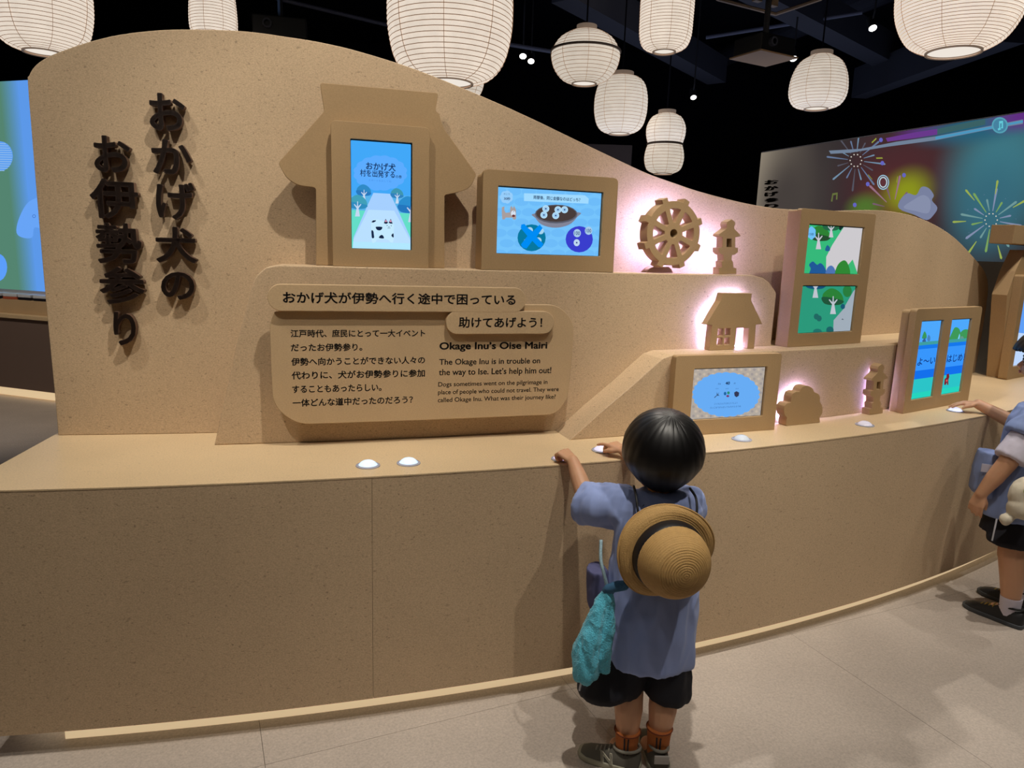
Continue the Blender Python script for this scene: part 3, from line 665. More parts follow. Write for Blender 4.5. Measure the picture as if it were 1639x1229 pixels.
obj('stand', plate(WP, [[(wc[0]-wr*.66, wzb), (wc[0]+wr*.40, wzb), (wc[0]+wr*.30, wzb+.016), (wc[0]+wr*.2, wzb+.022), (wc[0]-wr*.36, wzb+.022), (wc[0]-wr*.5, wzb+.016)]], -.085, -.050), MDF, wheel)
# stone lantern on the shelf
lan = [(1005, 393), (1035, 415), (1042, 440), (1030, 462), (1032, 485), (1055, 505), (1092, 545), (1082, 555), (1040, 562), (1038, 655), (1066, 660), (1062, 700), (1040, 722), (1010, 728), (1006, 775), (1020, 790), (1022, 845), (1052, 850), (1050, 908), (886, 908), (888, 846), (914, 843), (912, 790), (930, 778), (926, 728), (905, 720), (884, 700), (884, 660), (918, 656), (921, 562), (885, 548), (890, 530), (948, 488), (962, 470), (955, 440), (965, 415)]
lo_ = S2-.018; tL, _ = oncyl(z4(970, 650), lo_); LP = plt(tL, lo_)
lp = LP.hits([z4(*p) for p in lan]); um = sum(LP.hit(z4(*p))[0] for p in ((886, 908), (1050, 908)))/2
zlo = min(p[1] for p in lp); lan_l = [(p[0]-um, p[1]-zlo) for p in lp]
win = LP.hits([z4(*p) for p in ((960, 575), (1005, 575), (1003, 655), (957, 655))]); win_l = [(p[0]-um, p[1]-zlo) for p in win]
hgt = max(p[1] for p in lan_l)
def stone_lantern(pl, u, z, s, label, th):
    lo = [[(u+a*s, z+b*s) for a, b in lan_l], [(u+a*s, z+b*s) for a, b in win_l]]
    st = [(u-.006, z+.01), (u-.006, z+hgt*s*.38), (u-.012, z+hgt*s*.45), (u-.006, z+hgt*s*.6), (u, z+hgt*s*.86), (u+.008, z+hgt*s*.6), (u+.006, z+.01)]
    t = lit_cutout('stone_lantern_cutout', label, 'cutout', pl, lo, z, th, st, 'back-lit stone lantern cutouts')
    c = [sum(q[i] for q in win_l)/4 for i in (0, 1)]
    obj('window_back', plbox(pl, u+(c[0]-.013)*s, u+(c[0]+.013)*s, z+(c[1]-.02)*s, z+(c[1]+.02)*s, -th-.0012, -th-.0002), LETTER, t)
stone_lantern(LP, um, Z2+.0008, 1, 'back-lit tan stone lantern cutout on the upper shelf right of the water wheel', .036)
# house
hp = [(418, 82), (622, 84), (614, 130), (692, 296), (648, 300), (635, 465), (588, 466), (600, 323), (514, 322), (500, 469), (325, 474), (345, 303), (303, 300), (402, 138)]
ho = pl2((1133, 560), (1207, 557), Z1); HPn = Pl(ho.o+ho.n*.016, ho.a)
hl = HPn.hits([z7(*p) for p in hp]); hl = [(u, max(z, Z1+.0006) if i not in (5, 6, 9, 10) else Z1+.0006) for i, (u, z) in enumerate(hl)]
wins = [HPn.hits([z7(*p) for p in q]) for q in ([(385, 328), (424, 326), (421, 378), (381, 380)], [(436, 326), (474, 324), (471, 376), (433, 378)], [(380, 392), (419, 390), (416, 440), (376, 442)], [(431, 391), (468, 389), (465, 438), (428, 440)])]
uh = [p[0] for p in hl]; um_ = (min(uh)+max(uh))/2
house = lit_cutout('house_cutout', 'back-lit tan cutout of a farmhouse with a four-pane window and open door', 'cutout', HPn, [roundpoly(hl, [.002]*14, 2)]+[roundpoly(w_, .002, 2) for w_ in wins], Z1, .03,
                   inset(hl, .012)[:7]+inset(hl, .012)[9:], k=em((180, 175, 255), 55))
# hedge
hg = [(855, 1000), (1090, 977), (1087, 940), (1106, 912), (1108, 880), (1104, 852), (1088, 832), (1092, 800), (1078, 775), (1050, 766), (1040, 740), (1020, 726), (1000, 722), (975, 726), (958, 742), (950, 764), (925, 762), (902, 775), (892, 800), (888, 838), (862, 842), (845, 862), (838, 890), (845, 925), (862, 942), (856, 965)]
HG = pl2((1258, 682), (1313, 676.5), HC); gl = HG.hits([z7(*p) for p in hg]); gl[0] = (gl[0][0], HC+.0006); gl[1] = (gl[1][0], HC+.0006)
ug = [p[0] for p in gl]; ugm = (min(ug)+max(ug))/2
lit_cutout('hedge_cutout', 'back-lit tan cutout of a round scalloped bush standing on the counter', 'cutout', HG, [roundpoly(gl, .004, 2)], HC, .04, inset(gl, .018)[1:], k=em((180, 172, 255), 85))
# second stone lantern on the counter
L3 = pl2((1388, 665), (1414, 662), HC); L3 = Pl(L3.o, oncyl((1400, 650), -.19)[0])
a = L3.hit((1388, 660)); b = L3.hit((1414, 660)); zt = L3.hit((1409, 583))[1]
stone_lantern(L3, (a[0]+b[0])/2+.006, HC+.0008, (zt-HC)/hgt, 'back-lit tan stone lantern cutout on the counter left of the twin panes', .036)

# ------------------------------------------------------------------ push buttons
BR = mat('button_ring', (168, 172, 190), .25, spec=.7)
def button(p, label, col, k, ringcol=BR):
    q = onz(p, HC); t = thing('push_button', label, 'button', (q.x, q.y, HC), 0, 'domed push buttons on the counter'); M = Matrix.Translation((q.x, q.y, HC))
    obj('bezel_ring', lathe([(.030, .0003), (.0345, .0003), (.0345, .0025), (.031, .0045), (.0275, .0045), (.0275, .002)], 32, M), ringcol, t, smooth=40)
    obj('dome', lathe([(.0001, .0175), (.008, .0168), (.015, .0145), (.021, .0105), (.0255, .0055), (.0274, .0022)], 32, M), dome_mat(col, k), t, smooth=True)
def dome_mat(col, k):
    m = bpy.data.materials.new('button_dome'); m.use_nodes = True; b = m.node_tree.nodes['Principled BSDF']
    b.inputs['Base Color'].default_value = (*srgb((200, 205, 215)), 1); b.inputs['Roughness'].default_value = .12; b.inputs['Emission Color'].default_value = (*srgb(col), 1); b.inputs['Emission Strength'].default_value = k; return m
button((589, 745.5), 'lit white domed button, left of the pair on the counter below the text panel', (190, 225, 255), .85)
button((654, 741.5), 'lit white domed button, right of the pair on the counter below the text panel', (190, 225, 255), .85)
button((900, 735), 'lit domed button under the small child\'s left fist', (240, 215, 255), .8)
button((964, 721), 'lit domed button under the small child\'s right hand', (225, 215, 255), .6)
button((1187, 703.5), 'unlit pale domed button right of the small child\'s head', (150, 175, 190), .25)  # faint emission put into the dome, though this button is unlit
button((1384, 680.5), 'pale domed button in front of the stone lantern on the counter', (215, 190, 215), .35)  # dome of this unlit button also gets a faint emission
button((1529, 658), 'lit white domed button under the hand of the child at the right', (205, 215, 255), 1.0)
# ------------------------------------------------------------------ paper lanterns
def paper_mat(name, col, k):
    m = bpy.data.materials.new(name); m.use_nodes = True; nt = m.node_tree; b = nt.nodes['Principled BSDF']; L = nt.links.new
    b.inputs['Base Color'].default_value = (*srgb((225, 215, 200)), 1); b.inputs['Roughness'].default_value = .8
    tc = nt.nodes.new('ShaderNodeTexCoord'); n = nt.nodes.new('ShaderNodeTexNoise'); n.inputs['Scale'].default_value = 14; n.inputs['Detail'].default_value = 5
    L(tc.outputs['Object'], n.inputs['Vector']); r = nt.nodes.new('ShaderNodeMapRange'); r.inputs['To Min'].default_value = k*.82; r.inputs['To Max'].default_value = k*1.16; L(n.outputs['Fac'], r.inputs['Value'])
    # paper over a lamp glows most where it is seen square on (longer path at the rim)
    b.inputs['Emission Color'].default_value = (*srgb(col), 1); L(r.outputs['Result'], b.inputs['Emission Strength']); return m
PAPER = paper_mat('lantern_paper', (238, 226, 210), .64); PAPERB = paper_mat('lantern_paper_bright', (244, 230, 214), .82)
RIBC = mat('bamboo_rib', (186, 158, 136), .7, emit=(180, 140, 110), estr=.25); RIM = mat('lantern_rim', (160, 142, 126), .6, emit=(150, 132, 118), estr=.25); MOUTH = em((250, 240, 228), .9)
def lantern(label, cx, yb, w_px, y, prof, hpx, nrib, ribr, paper=PAPER, band=None, seams=8, h_over=None, waist=None):
    """prof: (radius fraction, height fraction 0 bottom..1 top); y = distance into the hall"""
    q = ony((cx, yb), y); dep = (Vector(q)-Vector((0, 0, EYE))).dot(cf); R = w_px/2*dep/FPX; Hh = hpx*dep/FPX*1.02; z0 = q.z
    c = Vector((q.x, y, z0)); t = thing('paper_lantern', label, 'lantern', c, rnd.uniform(0, 1), 'round paper lanterns hanging from the ceiling'); M = Matrix.Translation(c)
    pts = smoothpts([(r*R, h*Hh) for r, h in prof], 8); ln = [0]
    for a, b in zip(pts, pts[1:]): ln.append(ln[-1]+math.dist(a, b))
    def at(s):
        for i in range(len(ln)-1):
            if ln[i+1] >= s: f = (s-ln[i])/(ln[i+1]-ln[i]+1e-9); return (pts[i][0]+(pts[i+1][0]-pts[i][0])*f, pts[i][1]+(pts[i+1][1]-pts[i][1])*f)
        return pts[-1]
    prof2 = []; nb = nrib
    for i in range(nb*2+1):
        r, z = at(ln[-1]*i/(nb*2)); prof2.append((r-(0 if i % 2 == 0 else R*.006), z))
    obj('paper_shade', lathe(prof2, 40, M), paper, t, smooth=True)
    ribs = bmesh.new()
    for i in range(0, nb+1):
        r, z = at(ln[-1]*i/nb); ribs = join(ribs, lathe([(r+.0004, z-ribr), (r+ribr*1.1, z), (r+.0004, z+ribr)], 40, M))
    obj('ribs', ribs, RIBC, t, kind='stuff')
    for k in range(seams):
        a = 2*PI*k/seams; obj('seam', tube([c+Vector((math.cos(a)*(r+ribr*.8), math.sin(a)*(r+ribr*.8), z)) for r, z in pts[::3]+[pts[-1]]], ribr*.9, 4), RIBC, t)
    r0 = pts[0][0]; r1 = pts[-1][0]
    obj('bottom_ring', lathe([(r0-.006, -.004), (r0+.004, -.006), (r0+.005, .008), (r0-.006, .008)], 40, M), RIM, t, smooth=40)
    obj('lit_mouth', lathe([(.001, .012), (r0-.005, .006)], 40, M), MOUTH, t)
    obj('top_ring', lathe([(r1-.006, Hh), (r1+.004, Hh), (r1+.004, Hh+.03), (r1-.006, Hh+.03)], 40, M), RIM, t, smooth=40)
    obj('top_cap', lathe([(.001, Hh+.03), (r1, Hh+.028)], 40, M), RIM, t)
    if band:
        r, z = band[0]*R, band[1]*Hh; obj('waist_band', lathe([(r, z-.012*Hh-.004), (r+.009, z-.006), (r+.009, z+.006), (r, z+.012*Hh+.004)], 40, M), mat('lantern_band', (96, 84, 80), .7), t)
    obj('cord', tube([c+Vector((0, 0, Hh+.03)), (c.x, c.y, 4.7)], .006, 6), BLACK, t)
    obj('bulb', ellips(c+Vector((0, 0, Hh*.55)), (R*.16, R*.16, R*.2), seg=12, ring=8), em((255, 240, 215), 2.5), t)
round_ = [(.42, 0), (.74, .10), (.94, .30), (1, .52), (.95, .74), (.76, .92), (.40, 1)]
barrel = [(.38, 0), (.68, .05), (.88, .16), (.98, .34), (1, .5), (.98, .66), (.88, .84), (.68, .95), (.4, 1)]
lantern('large round paper lantern cut by the top left corner of the view', 70, 84, 150, 3.7, barrel, 160, 34, .0014, PAPERB)
lantern('tapered paper lantern half hidden behind the board top at the left', 343, 66, 72, 5.2, [(.5, 0), (.85, .06), (1, .2), (.98, .5), (.86, .8), (.5, 1)], 100, 26, .0015, PAPERB)
lantern('largest paper lantern, its round mouth showing just above the board', 719, 133, 197, 3.8, barrel, 205, 36, .0018, PAPERB)
lantern('small lantern almost hidden behind the largest lantern and the board', 744, 160, 60, 6.4, round_, 58, 12, .0018)
lantern('squat flattened paper lantern with a dark band round its shoulder', 935, 134, 108, 5.2, [(.36, 0), (.66, .08), (.9, .26), (1, .47), (.98, .62), (.8, .82), (.5, .95), (.28, 1)], 78, 20, .0016, band=(1.0, .60))
lantern('tall cylindrical paper lantern at the top, between the squat one and the right', 1063, 83, 84, 4.7, [(.42, 0), (.8, .06), (.97, .2), (1, .45), (1, .7), (.9, .92), (.5, 1)], 110, 30, .0014, PAPERB)
lantern('oval paper lantern right below the squat banded one', 991, 214, 84, 6.2, barrel, 85, 22, .0014)
lantern('gourd-shaped double paper lantern, lowest of all lanterns', 1061, 278, 62, 6.4, [(.45, 0), (.85, .07), (1, .22), (.98, .36), (.88, .48), (.86, .5), (.9, .53), (.99, .66), (.97, .8), (.75, .94), (.42, 1)], 89, 22, .0014, band=(.87, .495))
lantern('egg-shaped paper lantern widest near its base, left of the large right lantern', 1306, 174, 88, 5.7, [(.4, 0), (.78, .06), (.97, .22), (1, .42), (.92, .66), (.72, .87), (.36, 1)], 78, 22, .0014)
lantern('large round paper lantern at the top right with close-set ribs', 1526, 84, 188, 3.8, round_, 165, 44, .0014, PAPERB)

# ------------------------------------------------------------------ ceiling gear
V3d = lambda *a: Vector(a)
GREY = mat('duct_grey', (80, 84, 104), .7); GREYB = mat('rail_grey', (56, 58, 70), .5)
def bar(name, a, b, r, m, label=None, cat=None, group=None, seg=8):
    o = obj(name, tube([a, b], r, seg), m)
    if label: tag(o, label, cat, group); rebase(o, a)
    return o
bar('air_duct', V3d(3.2, 12, 4.45), V3d(5.2, 6.0, 4.45), .14, mat('duct_dark', (46, 48, 60), .8), 'long dark round air duct running under the black ceiling', 'duct', seg=16)
for a, b, ya, yb, l in (((395, -14), (620, 40), 6.9, 7.6, 'thin dark ceiling rail left of the largest lantern'), ((700, 52), (905, 86), 6.0, 7.4, 'thin dark ceiling rail between the largest and the squat lantern'), ((1130, 60), (1380, 20), 8.0, 7.5, 'thin dark ceiling rail above the egg-shaped lantern')):
    bar('lighting_rail', ony(a, ya), ony(b, yb), .018, GREY, l, 'rail', 'lighting rails')
def beam(p, q, ya, yb, w, h, label):
    A, B = ony(p, ya), ony(q, yb); z = max(A.z, B.z); z = min(4.6, z); d = math.atan2(B.y-A.y, B.x-A.x); L = math.hypot(B.x-A.x, B.y-A.y)
    pl = Pl(A, d); o = obj('ceiling_beam', plbox(pl, 0, L, z-h, z, -w/2, w/2), mat('beam_dark', (40, 41, 52), .85)); tag(o, label, 'beam', 'dark ceiling beams'); rebase(o, pl.P(0, z-h, 0))
beam((1140, 30), (1420, 60), 6.5, 9.0, .25, .3, 'dark ceiling beam above the egg-shaped lantern'); beam((900, 20), (1150, 95), 7, 10, .25, .3, 'dark ceiling beam above the tall cylindrical lantern'); beam((1380, 110), (1630, 30), 9.5, 7, .2, .35, 'dark ceiling beam behind the large right lantern')
TAN = mat('projector_lid', (150, 118, 84), .6); BLUEM = mat('blue_lit_metal', (88, 110, 165), .4)  # BLUEM carries stray blue light in its colour
def projector(c, rz, label, frame_m, lid, s=1):
    t = thing('ceiling_projector', label, 'projector', c, rz, 'projectors hung from the ceiling'); M = Matrix.Translation(c) @ Matrix.Rotation(rz, 4, 'Z')
    def part(n, b, m, **k): b.transform(M); return obj(n, b, m, t, **k)
    if lid: part('lid', box((-.2*s, -.16*s, -.01), (.2*s, .16*s, 0), .002), TAN)
    bd = part('housing', box((-.18*s, -.14*s, .002), (.18*s, .14*s, .13*s), .01), mat('projector_black', (16, 16, 20), .4))
    b = lathe([(.02*s, 0), (.032*s, 0), (.032*s, .03), (.02*s, .03)], 20, Matrix.Translation((-.08*s, -.14*s, .07*s)) @ Matrix.Rotation(PI/2, 4, 'X')); b.transform(M); obj('lens', b, GREYB, bd)
    part('pole', tube([(0, 0, .13*s), (0, 0, 4.7-c[2])], .02, 8), DARK)
    z = .42*s
    for i, (a, b_) in enumerate((((-.32, -.22), (.32, -.22)), ((.32, -.22), (.32, .22)), ((.32, .22), (-.32, .22)), ((-.32, .22), (-.32, -.22)))):
        part('mount_bar', tube([(a[0]*s, a[1]*s, z), (b_[0]*s, b_[1]*s, z)], .014*s, 6), frame_m)
    for q in ((-.1, .02), (.08, .03)): part('clamp', box((q[0]*s-.03, q[1]*s-.02, z-.03), (q[0]*s+.03, q[1]*s+.02, z+.02), .004), frame_m)
pc = ony((1222, 92), 5.3); projector((pc.x, pc.y, pc.z), .5, 'ceiling projector with a tan base plate left of the egg-shaped lantern', mat('tan_metal', (120, 100, 80), .5), True, .9)
pc = ony((450, 66), 6.2); projector((pc.x, pc.y, pc.z), .25, 'ceiling projector under a blue-lit rectangular mount above the board', BLUEM, False, 1.15)
spot((-3.4, 5.6, 3.2), (pc.x, pc.y, pc.z+.4), 60, 16, .5, .03, (.35, .55, 1)); q_ = ony((1222, 60), 5.3); spot((2.6, 3.4, 2.2), (q_.x, q_.y, q_.z+.1), 14, 22, .5, .03, (1, .85, .65))  # added lamps, blue and warm, aimed at the projector mounts
def track_spot(p, y, label, k=6):
    q = ony(p, y); t = thing('track_spotlight', label, 'spotlight', q, 0, 'lit ceiling spotlights'); d = (Vector((0, -.6, -.8))).normalized(); M = Matrix.Translation(q) @ d.to_track_quat('Z', 'Y').to_matrix().to_4x4()
    obj('lamp_head', lathe([(.002, -.12), (.034, -.12), (.038, 0), (.034, .002)], 16, M), DARK, t, smooth=30)
    obj('lens', lathe([(.0005, .001), (.033, .001)], 16, M), em((255, 250, 240), k), t)
    obj('arm', tube([q-d*.06, q+Vector((0, 0, .14)), (q.x, q.y, max(q.z+.2, 4.7))], .008, 6), DARK, t)
track_spot((837, 90), 7.5, 'left one of the two small ceiling spotlights right of the largest lantern'); track_spot((850, 98), 7.9, 'right one of the two small ceiling spotlights right of the largest lantern')
track_spot((1397, 45), 6.8, 'small lit spotlight left of the large top right lantern'); track_spot((1270, 94), 7.4, 'small lit spotlight just above the egg-shaped lantern'); track_spot((1110, 156), 8.5, 'faint small spotlight right of the oval lantern', 3)

# ------------------------------------------------------------------ projection wall on the right
A_, B_ = ony((1219, 242), 8.3), ony((1639, 180), 5.7)
PW = Pl(A_, math.atan2(B_.y-A_.y, B_.x-A_.x)); ztop = (A_.z+B_.z)/2; zbt = PW.hit((1565, 418))[1]; LW = 5.6
SCRM = bpy.data.materials.new('projected_night_sky'); SCRM.use_nodes = True
def proj_mat():
    nt = SCRM.node_tree; nt.nodes.clear(); L = nt.links.new; e = nt.nodes.new('ShaderNodeEmission'); o = nt.nodes.new('ShaderNodeOutputMaterial'); L(e.outputs[0], o.inputs[0])
    tc = nt.nodes.new('ShaderNodeTexCoord'); sx = nt.nodes.new('ShaderNodeSeparateXYZ'); L(tc.outputs['Object'], sx.inputs[0])
    def blob(col, cx, cz, r, prev, ax=1):
        mp = nt.nodes.new('ShaderNodeMapping'); mp.vector_type = 'POINT'; mp.inputs['Location'].default_value = (-cx/r, 0, -cz/(r*ax)); mp.inputs['Scale'].default_value = (1/r, 0, 1/(r*ax)); L(tc.outputs['Object'], mp.inputs[0])
        ln = nt.nodes.new('ShaderNodeVectorMath'); ln.operation = 'LENGTH'; L(mp.outputs[0], ln.inputs[0])
        mr = nt.nodes.new('ShaderNodeMapRange'); mr.interpolation_type = 'SMOOTHSTEP'; mr.inputs['From Min'].default_value = 1; mr.inputs['From Max'].default_value = .1; L(ln.outputs['Value'], mr.inputs['Value'])
        mx = nt.nodes.new('ShaderNodeMix'); mx.data_type = 'RGBA'; L(mr.outputs['Result'], mx.inputs['Factor'])
        if isinstance(prev, tuple): mx.inputs['A'].default_value = (*srgb(prev), 1)
        else: L(prev, mx.inputs['A'])
        mx.inputs['B'].default_value = (*srgb(col), 1); return mx.outputs['Result']
    def uv(px): u, z = PW.hit(px); return u, z
    c = (66, 58, 60)
    for col, px, r, ax in (((196, 182, 160), (1205, 300), 1.0, 1.6), ((88, 80, 76), (1260, 320), .9, 1.2), ((96, 54, 58), (1440, 290), .95, .8), ((120, 70, 52), (1420, 330), .5, .8), ((170, 180, 40), (1452, 308), .34, .8), ((100, 140, 60), (1385, 332), .3, .6), ((80, 150, 165), (1600, 265), .62, 1.15), ((70, 130, 150), (1585, 330), .5, 1.2), ((110, 60, 140), (1475, 205), .35, .35), ((50, 120, 150), (1560, 205), .7, .25), ((120, 60, 160), (1640, 185), .4, .4)):
        u, z = uv(px); c = blob(col, u, z, r, c, ax)
    L(c, e.inputs[0]); e.inputs[1].default_value = .62
proj_mat()
pwall = thing('projection_wall', 'big projection wall at the right glowing with fireworks and smoke colours', 'projection screen', PW.P(LW/2, 0, 0), PW.a)
obj('wall_panel', plbox(PW, 0, LW, 0, ztop, -.12, -.001), mat('screen_wall_panel', (150, 140, 128), .8), pwall)
o = obj('projected_picture', plbox(PW, 0.0, LW, zbt, ztop-.01, -.001, .003), SCRM)
o.data.transform((Matrix.Translation(PW.P(LW/2, 0, 0)) @ Matrix.Rotation(PW.a, 4, 'Z')).inverted()); o.data.transform(Matrix.Translation((LW/2, 0, 0))); o.parent = pwall; o.location = (-LW/2, 0, 0)
P = Pic(PW, .004); P.clip = (0, LW, zbt, ztop-.01)
zq = lambda x, y: (1180+x*.2847, 170+y*.2847)
def burst(c, r0, r1, n, cols, wpx, dots=True, sq=1.05, ph=0):
    for i in range(n):
        a = 2*PI*i/n+ph; rr = r1*(1-.35*(i % 2)); ca, sa = math.cos(a), math.sin(a)*sq; w_ = wpx*(.5+.5*rr/r1)
        P.poly([(c[0]+ca*r0-sa*w_*.25, c[1]+sa*r0+ca*w_*.25), (c[0]+ca*rr-sa*w_*.8, c[1]+sa*rr+ca*w_*.8), (c[0]+ca*(rr+w_), c[1]+sa*(rr+w_)), (c[0]+ca*rr+sa*w_*.8, c[1]+sa*rr-ca*w_*.8), (c[0]+ca*r0+sa*w_*.25, c[1]+sa*r0-ca*w_*.25)], cols[i % len(cols)])
    if dots:
        for i in range(10): a = 2*PI*i/10; P.circ((c[0]+r0*.7*math.cos(a), c[1]+r0*.75*math.sin(a)), 1.1, (205, 200, 190))
burst(zq(668, 305), 13, 46, 16, [(112, 140, 165), (84, 84, 96), (100, 118, 150)], 1.8, ph=.12)
burst(zq(1430, 640), 14, 48, 16, [(128, 140, 170), (120, 160, 90), (110, 150, 150)], 2.4, ph=.18); burst(zq(1430, 640), 40, 60, 14, [(150, 170, 80), (110, 130, 160)], 2.2, False, ph=.4)
burst(zq(880, 575), 14, 50, 12, [(150, 110, 130), (120, 90, 110)], 2.2, False, ph=-.3)
for q in ((812, 190), (820, 320), (738, 438), (942, 388), (665, 555)): P.circ(zq(*q), 3, (100, 100, 190), 3.5)
for a, b in (((760, 205), (785, 182)), ((785, 292), (820, 292)), ((740, 385), (762, 412)), ((905, 395), (900, 430))): P.poly([zq(a[0], a[1]-3), zq(b[0], b[1]-4), zq(b[0]+3, b[1]+3), zq(a[0]+2, a[1]+4)], (150, 160, 60))
c = zq(825, 428); P.circ(c, 9.6, (150, 190, 210), 12); P.circ(c, 8, (88, 44, 52), 10.2); P.circ(c, 6.6, (190, 215, 225), 8.8); P.circ(c, 5, (92, 50, 56), 7)
P.poly([zq(*p) for p in ((915, 575), (920, 530), (960, 490), (1010, 500), (1040, 455), (1080, 460), (1110, 500), (1100, 530), (1130, 570), (1110, 610), (1070, 640), (1000, 610))], (120, 128, 158), True); P.poly([zq(*p) for p in ((940, 570), (990, 530), (1050, 500), (1090, 530), (1080, 600), (1010, 590))], (134, 142, 170), True)
P.poly([zq(*p) for p in ((520, 250), (700, 240), (900, 200), (1120, 170), (1420, 112), (1612, 75), (1612, 100), (1420, 132), (1120, 192), (850, 228), (640, 262), (530, 268))], (112, 128, 150)); P.poly([zq(*p) for p in ((1120, 172), (1420, 116), (1612, 80), (1612, 92), (1420, 130), (1120, 188))], (76, 150, 190))
P.poly([zq(*p) for p in ((840, 180), (1000, 148), (1130, 128), (1130, 160), (1000, 180), (850, 200))], (104, 56, 138)); P.poly([zq(*p) for p in ((1130, 128), (1400, 72), (1400, 104), (1130, 160))], (58, 96, 100))
P.circ(zq(1482, 108), 13, (84, 160, 180), 13); P.circ(zq(1482, 108), 10.5, (70, 130, 160), 10.5); P.poly([zq(*p) for p in ((1478, 85), (1500, 82), (1500, 125), (1490, 133), (1484, 125), (1492, 118), (1492, 96), (1484, 98), (1484, 132), (1474, 138), (1470, 128), (1478, 122))], (100, 200, 215))
for q in ((540, 505),): P.poly([zq(q[0]-8, q[1]+30), zq(q[0], q[1]-15), zq(q[0]+30, q[1]-20), zq(q[0]+28, q[1]+20), zq(q[0]+20, q[1]+20), zq(q[0]+22, q[1]-8), zq(q[0]+5, q[1]-4), zq(q[0], q[1]+32)], (100, 110, 60))
o = P.done('projected_fireworks', pwall)
# lettering on the left end of that wall
for k, (ch, y) in enumerate(zip('おかげ参り', (0, 1, 2, 3, 4))):
    a = PW.hit((1223.5, 293+k*9.5), .02); o = obj('wall_lettering', textfit(PW, ch, a[0], a[0]+.20, a[1]-.02, a[1]+.028, .003, .03, .02), LETTER, pwall)
# brown panel far back at the centre
fp = Pl(ony((905, 230), 9.5), .0); a = fp.hit((900, 229)); b = fp.hit((1008, 300))
o = obj('brown_panel', plbox(fp, a[0], b[0], 0, a[1], -.1, 0), mat('far_panel_brown', (74, 62, 58), .8)); tag(o, 'dim brown panel far back beyond the sloping board top', 'panel'); rebase(o, fp.P((a[0]+b[0])/2, 0, 0))
spot((.8, 5.5, 4.4), fp.P((a[0]+b[0])/2, a[1]-.3, 0), 30, 40, .6, .05)

# ------------------------------------------------------------------ hall behind the right end
bp = Pl(ony((1540, 515), 7.0), -.25); a = bp.hit((1470, 512)); b = bp.hit((1700, 519)); zt = bp.hit((1590, 516))[1]
t = thing('dark_cabinet', 'dark brown low cabinet with a thin pale top edge, behind the board end', 'cabinet', bp.P((a[0]+b[0])/2, 0, 0), bp.a)
CABM = mat('cabinet_brown', (70, 58, 50), .7)
obj('carcass', plbox(bp, a[0], b[0], .06, zt-.03, -.6, 0, .003), CABM, t); obj('worktop', plbox(bp, a[0]-.01, b[0]+.01, zt-.03, zt, -.62, .015, .002), TOPM, t); obj('kick_board', plbox(bp, a[0]+.02, b[0]-.02, 0, .06, -.58, -.04), DARK, t)
for i in range(5):
    w_ = (b[0]-a[0])/5; obj('door', plbox(bp, a[0]+w_*i+.006, a[0]+w_*(i+1)-.006, .08, zt-.05, .0005, .018, .002), CABM, t)
o = thing('dark_booth', 'dim booth with slanted grey roof and painted teal glow, in the gap by the gate post', 'booth', bp.P(a[0]+1.4, 0, -1.6), bp.a)
u0, z0 = bp.hit((1555, 480), -1.4); u1, z1 = bp.hit((1640, 405), -1.4)
obj('booth_wall', plbox(bp, u0-.6, u1+.4, 0, z0+.12, -2.0, -1.45), mat('booth_dark', (44, 38, 40), .8), o)
rp = [bp.hit(p, -1.42) for p in ((1600, 442), (1645, 408), (1700, 408), (1700, 442))]; obj('roof', plate(bp, [rp], -1.9, -1.42), mat('booth_roof', (92, 88, 92), .7), o)
gp = [bp.hit(p, -1.42) for p in ((1592, 447), (1640, 447), (1640, 464), (1592, 462))]; obj('sign', plate(bp, [gp], -1.444, -1.42), em((38, 98, 96), .7), o)  # glowing plate stands in for a teal reflection, no sign there

# gate-shaped screen unit on the counter at the right edge
GT = Pl(onz((1602, 605), HC), .62)
g = lambda x, y: GT.hit((1540+x*.293, 340+y*.293))
gt = thing('gate_screen', 'tan gate-shaped unit with a crossbeam and tall screen at the right edge of the view', 'screen', GT.P(.25, HC, 0), GT.a)
po = [g(212, 903), g(246, 452), g(291, 320), g(345, 205)]; zt = po[3][1]; po[0] = (0, HC+.0006)
outl = po+[(.70-po[3][0], zt), (.70-po[2][0], po[2][1]), (.70-po[1][0], po[1][1]), (.70, HC+.0006)]
obj('gate_board', plate(GT, [outl], -.075, 0, .002), MDF, gt, smooth=12)
bz0 = g(275, 172)[1]; bz1 = g(285, 70)[1]; bu = GT.hit((1622.6, 375), .03)[0]
obj('crossbeam', plbox(GT, bu, .75-bu, bz0, bz1, -.08, .03, .003), MDF, gt)
fu = GT.hit((1612, 601), .045)[0]; ft = GT.hit((1638, 440), .045)[1]
SL = (fu+.06, .70-fu-.06)
obj('front_frame', plate(GT, [rnd_rect(fu, .70-fu, HC+.0008, ft, .015)]+[rnd_rect(SL[0], SL[1], HC+.07, ft-.06, .003, 2)], .0005, .045, .0012), MDF, gt, smooth=12)
s = obj('screen', plbox(GT, SL[0]-.004, SL[1]+.004, HC+.066, ft-.056, .012, .03), BEZEL, gt)
P = Pic(GT, .031); P.polyU([(SL[0], HC+.071), (SL[1], HC+.071), (SL[1], ft-.061), (SL[0], ft-.061)], (96, 158, 245)); P.polyU([(SL[0], HC+.071), (SL[1], HC+.071), (SL[1], HC+.2), (SL[0], HC+.26)], (190, 215, 250)); P.done('screen_picture', s)

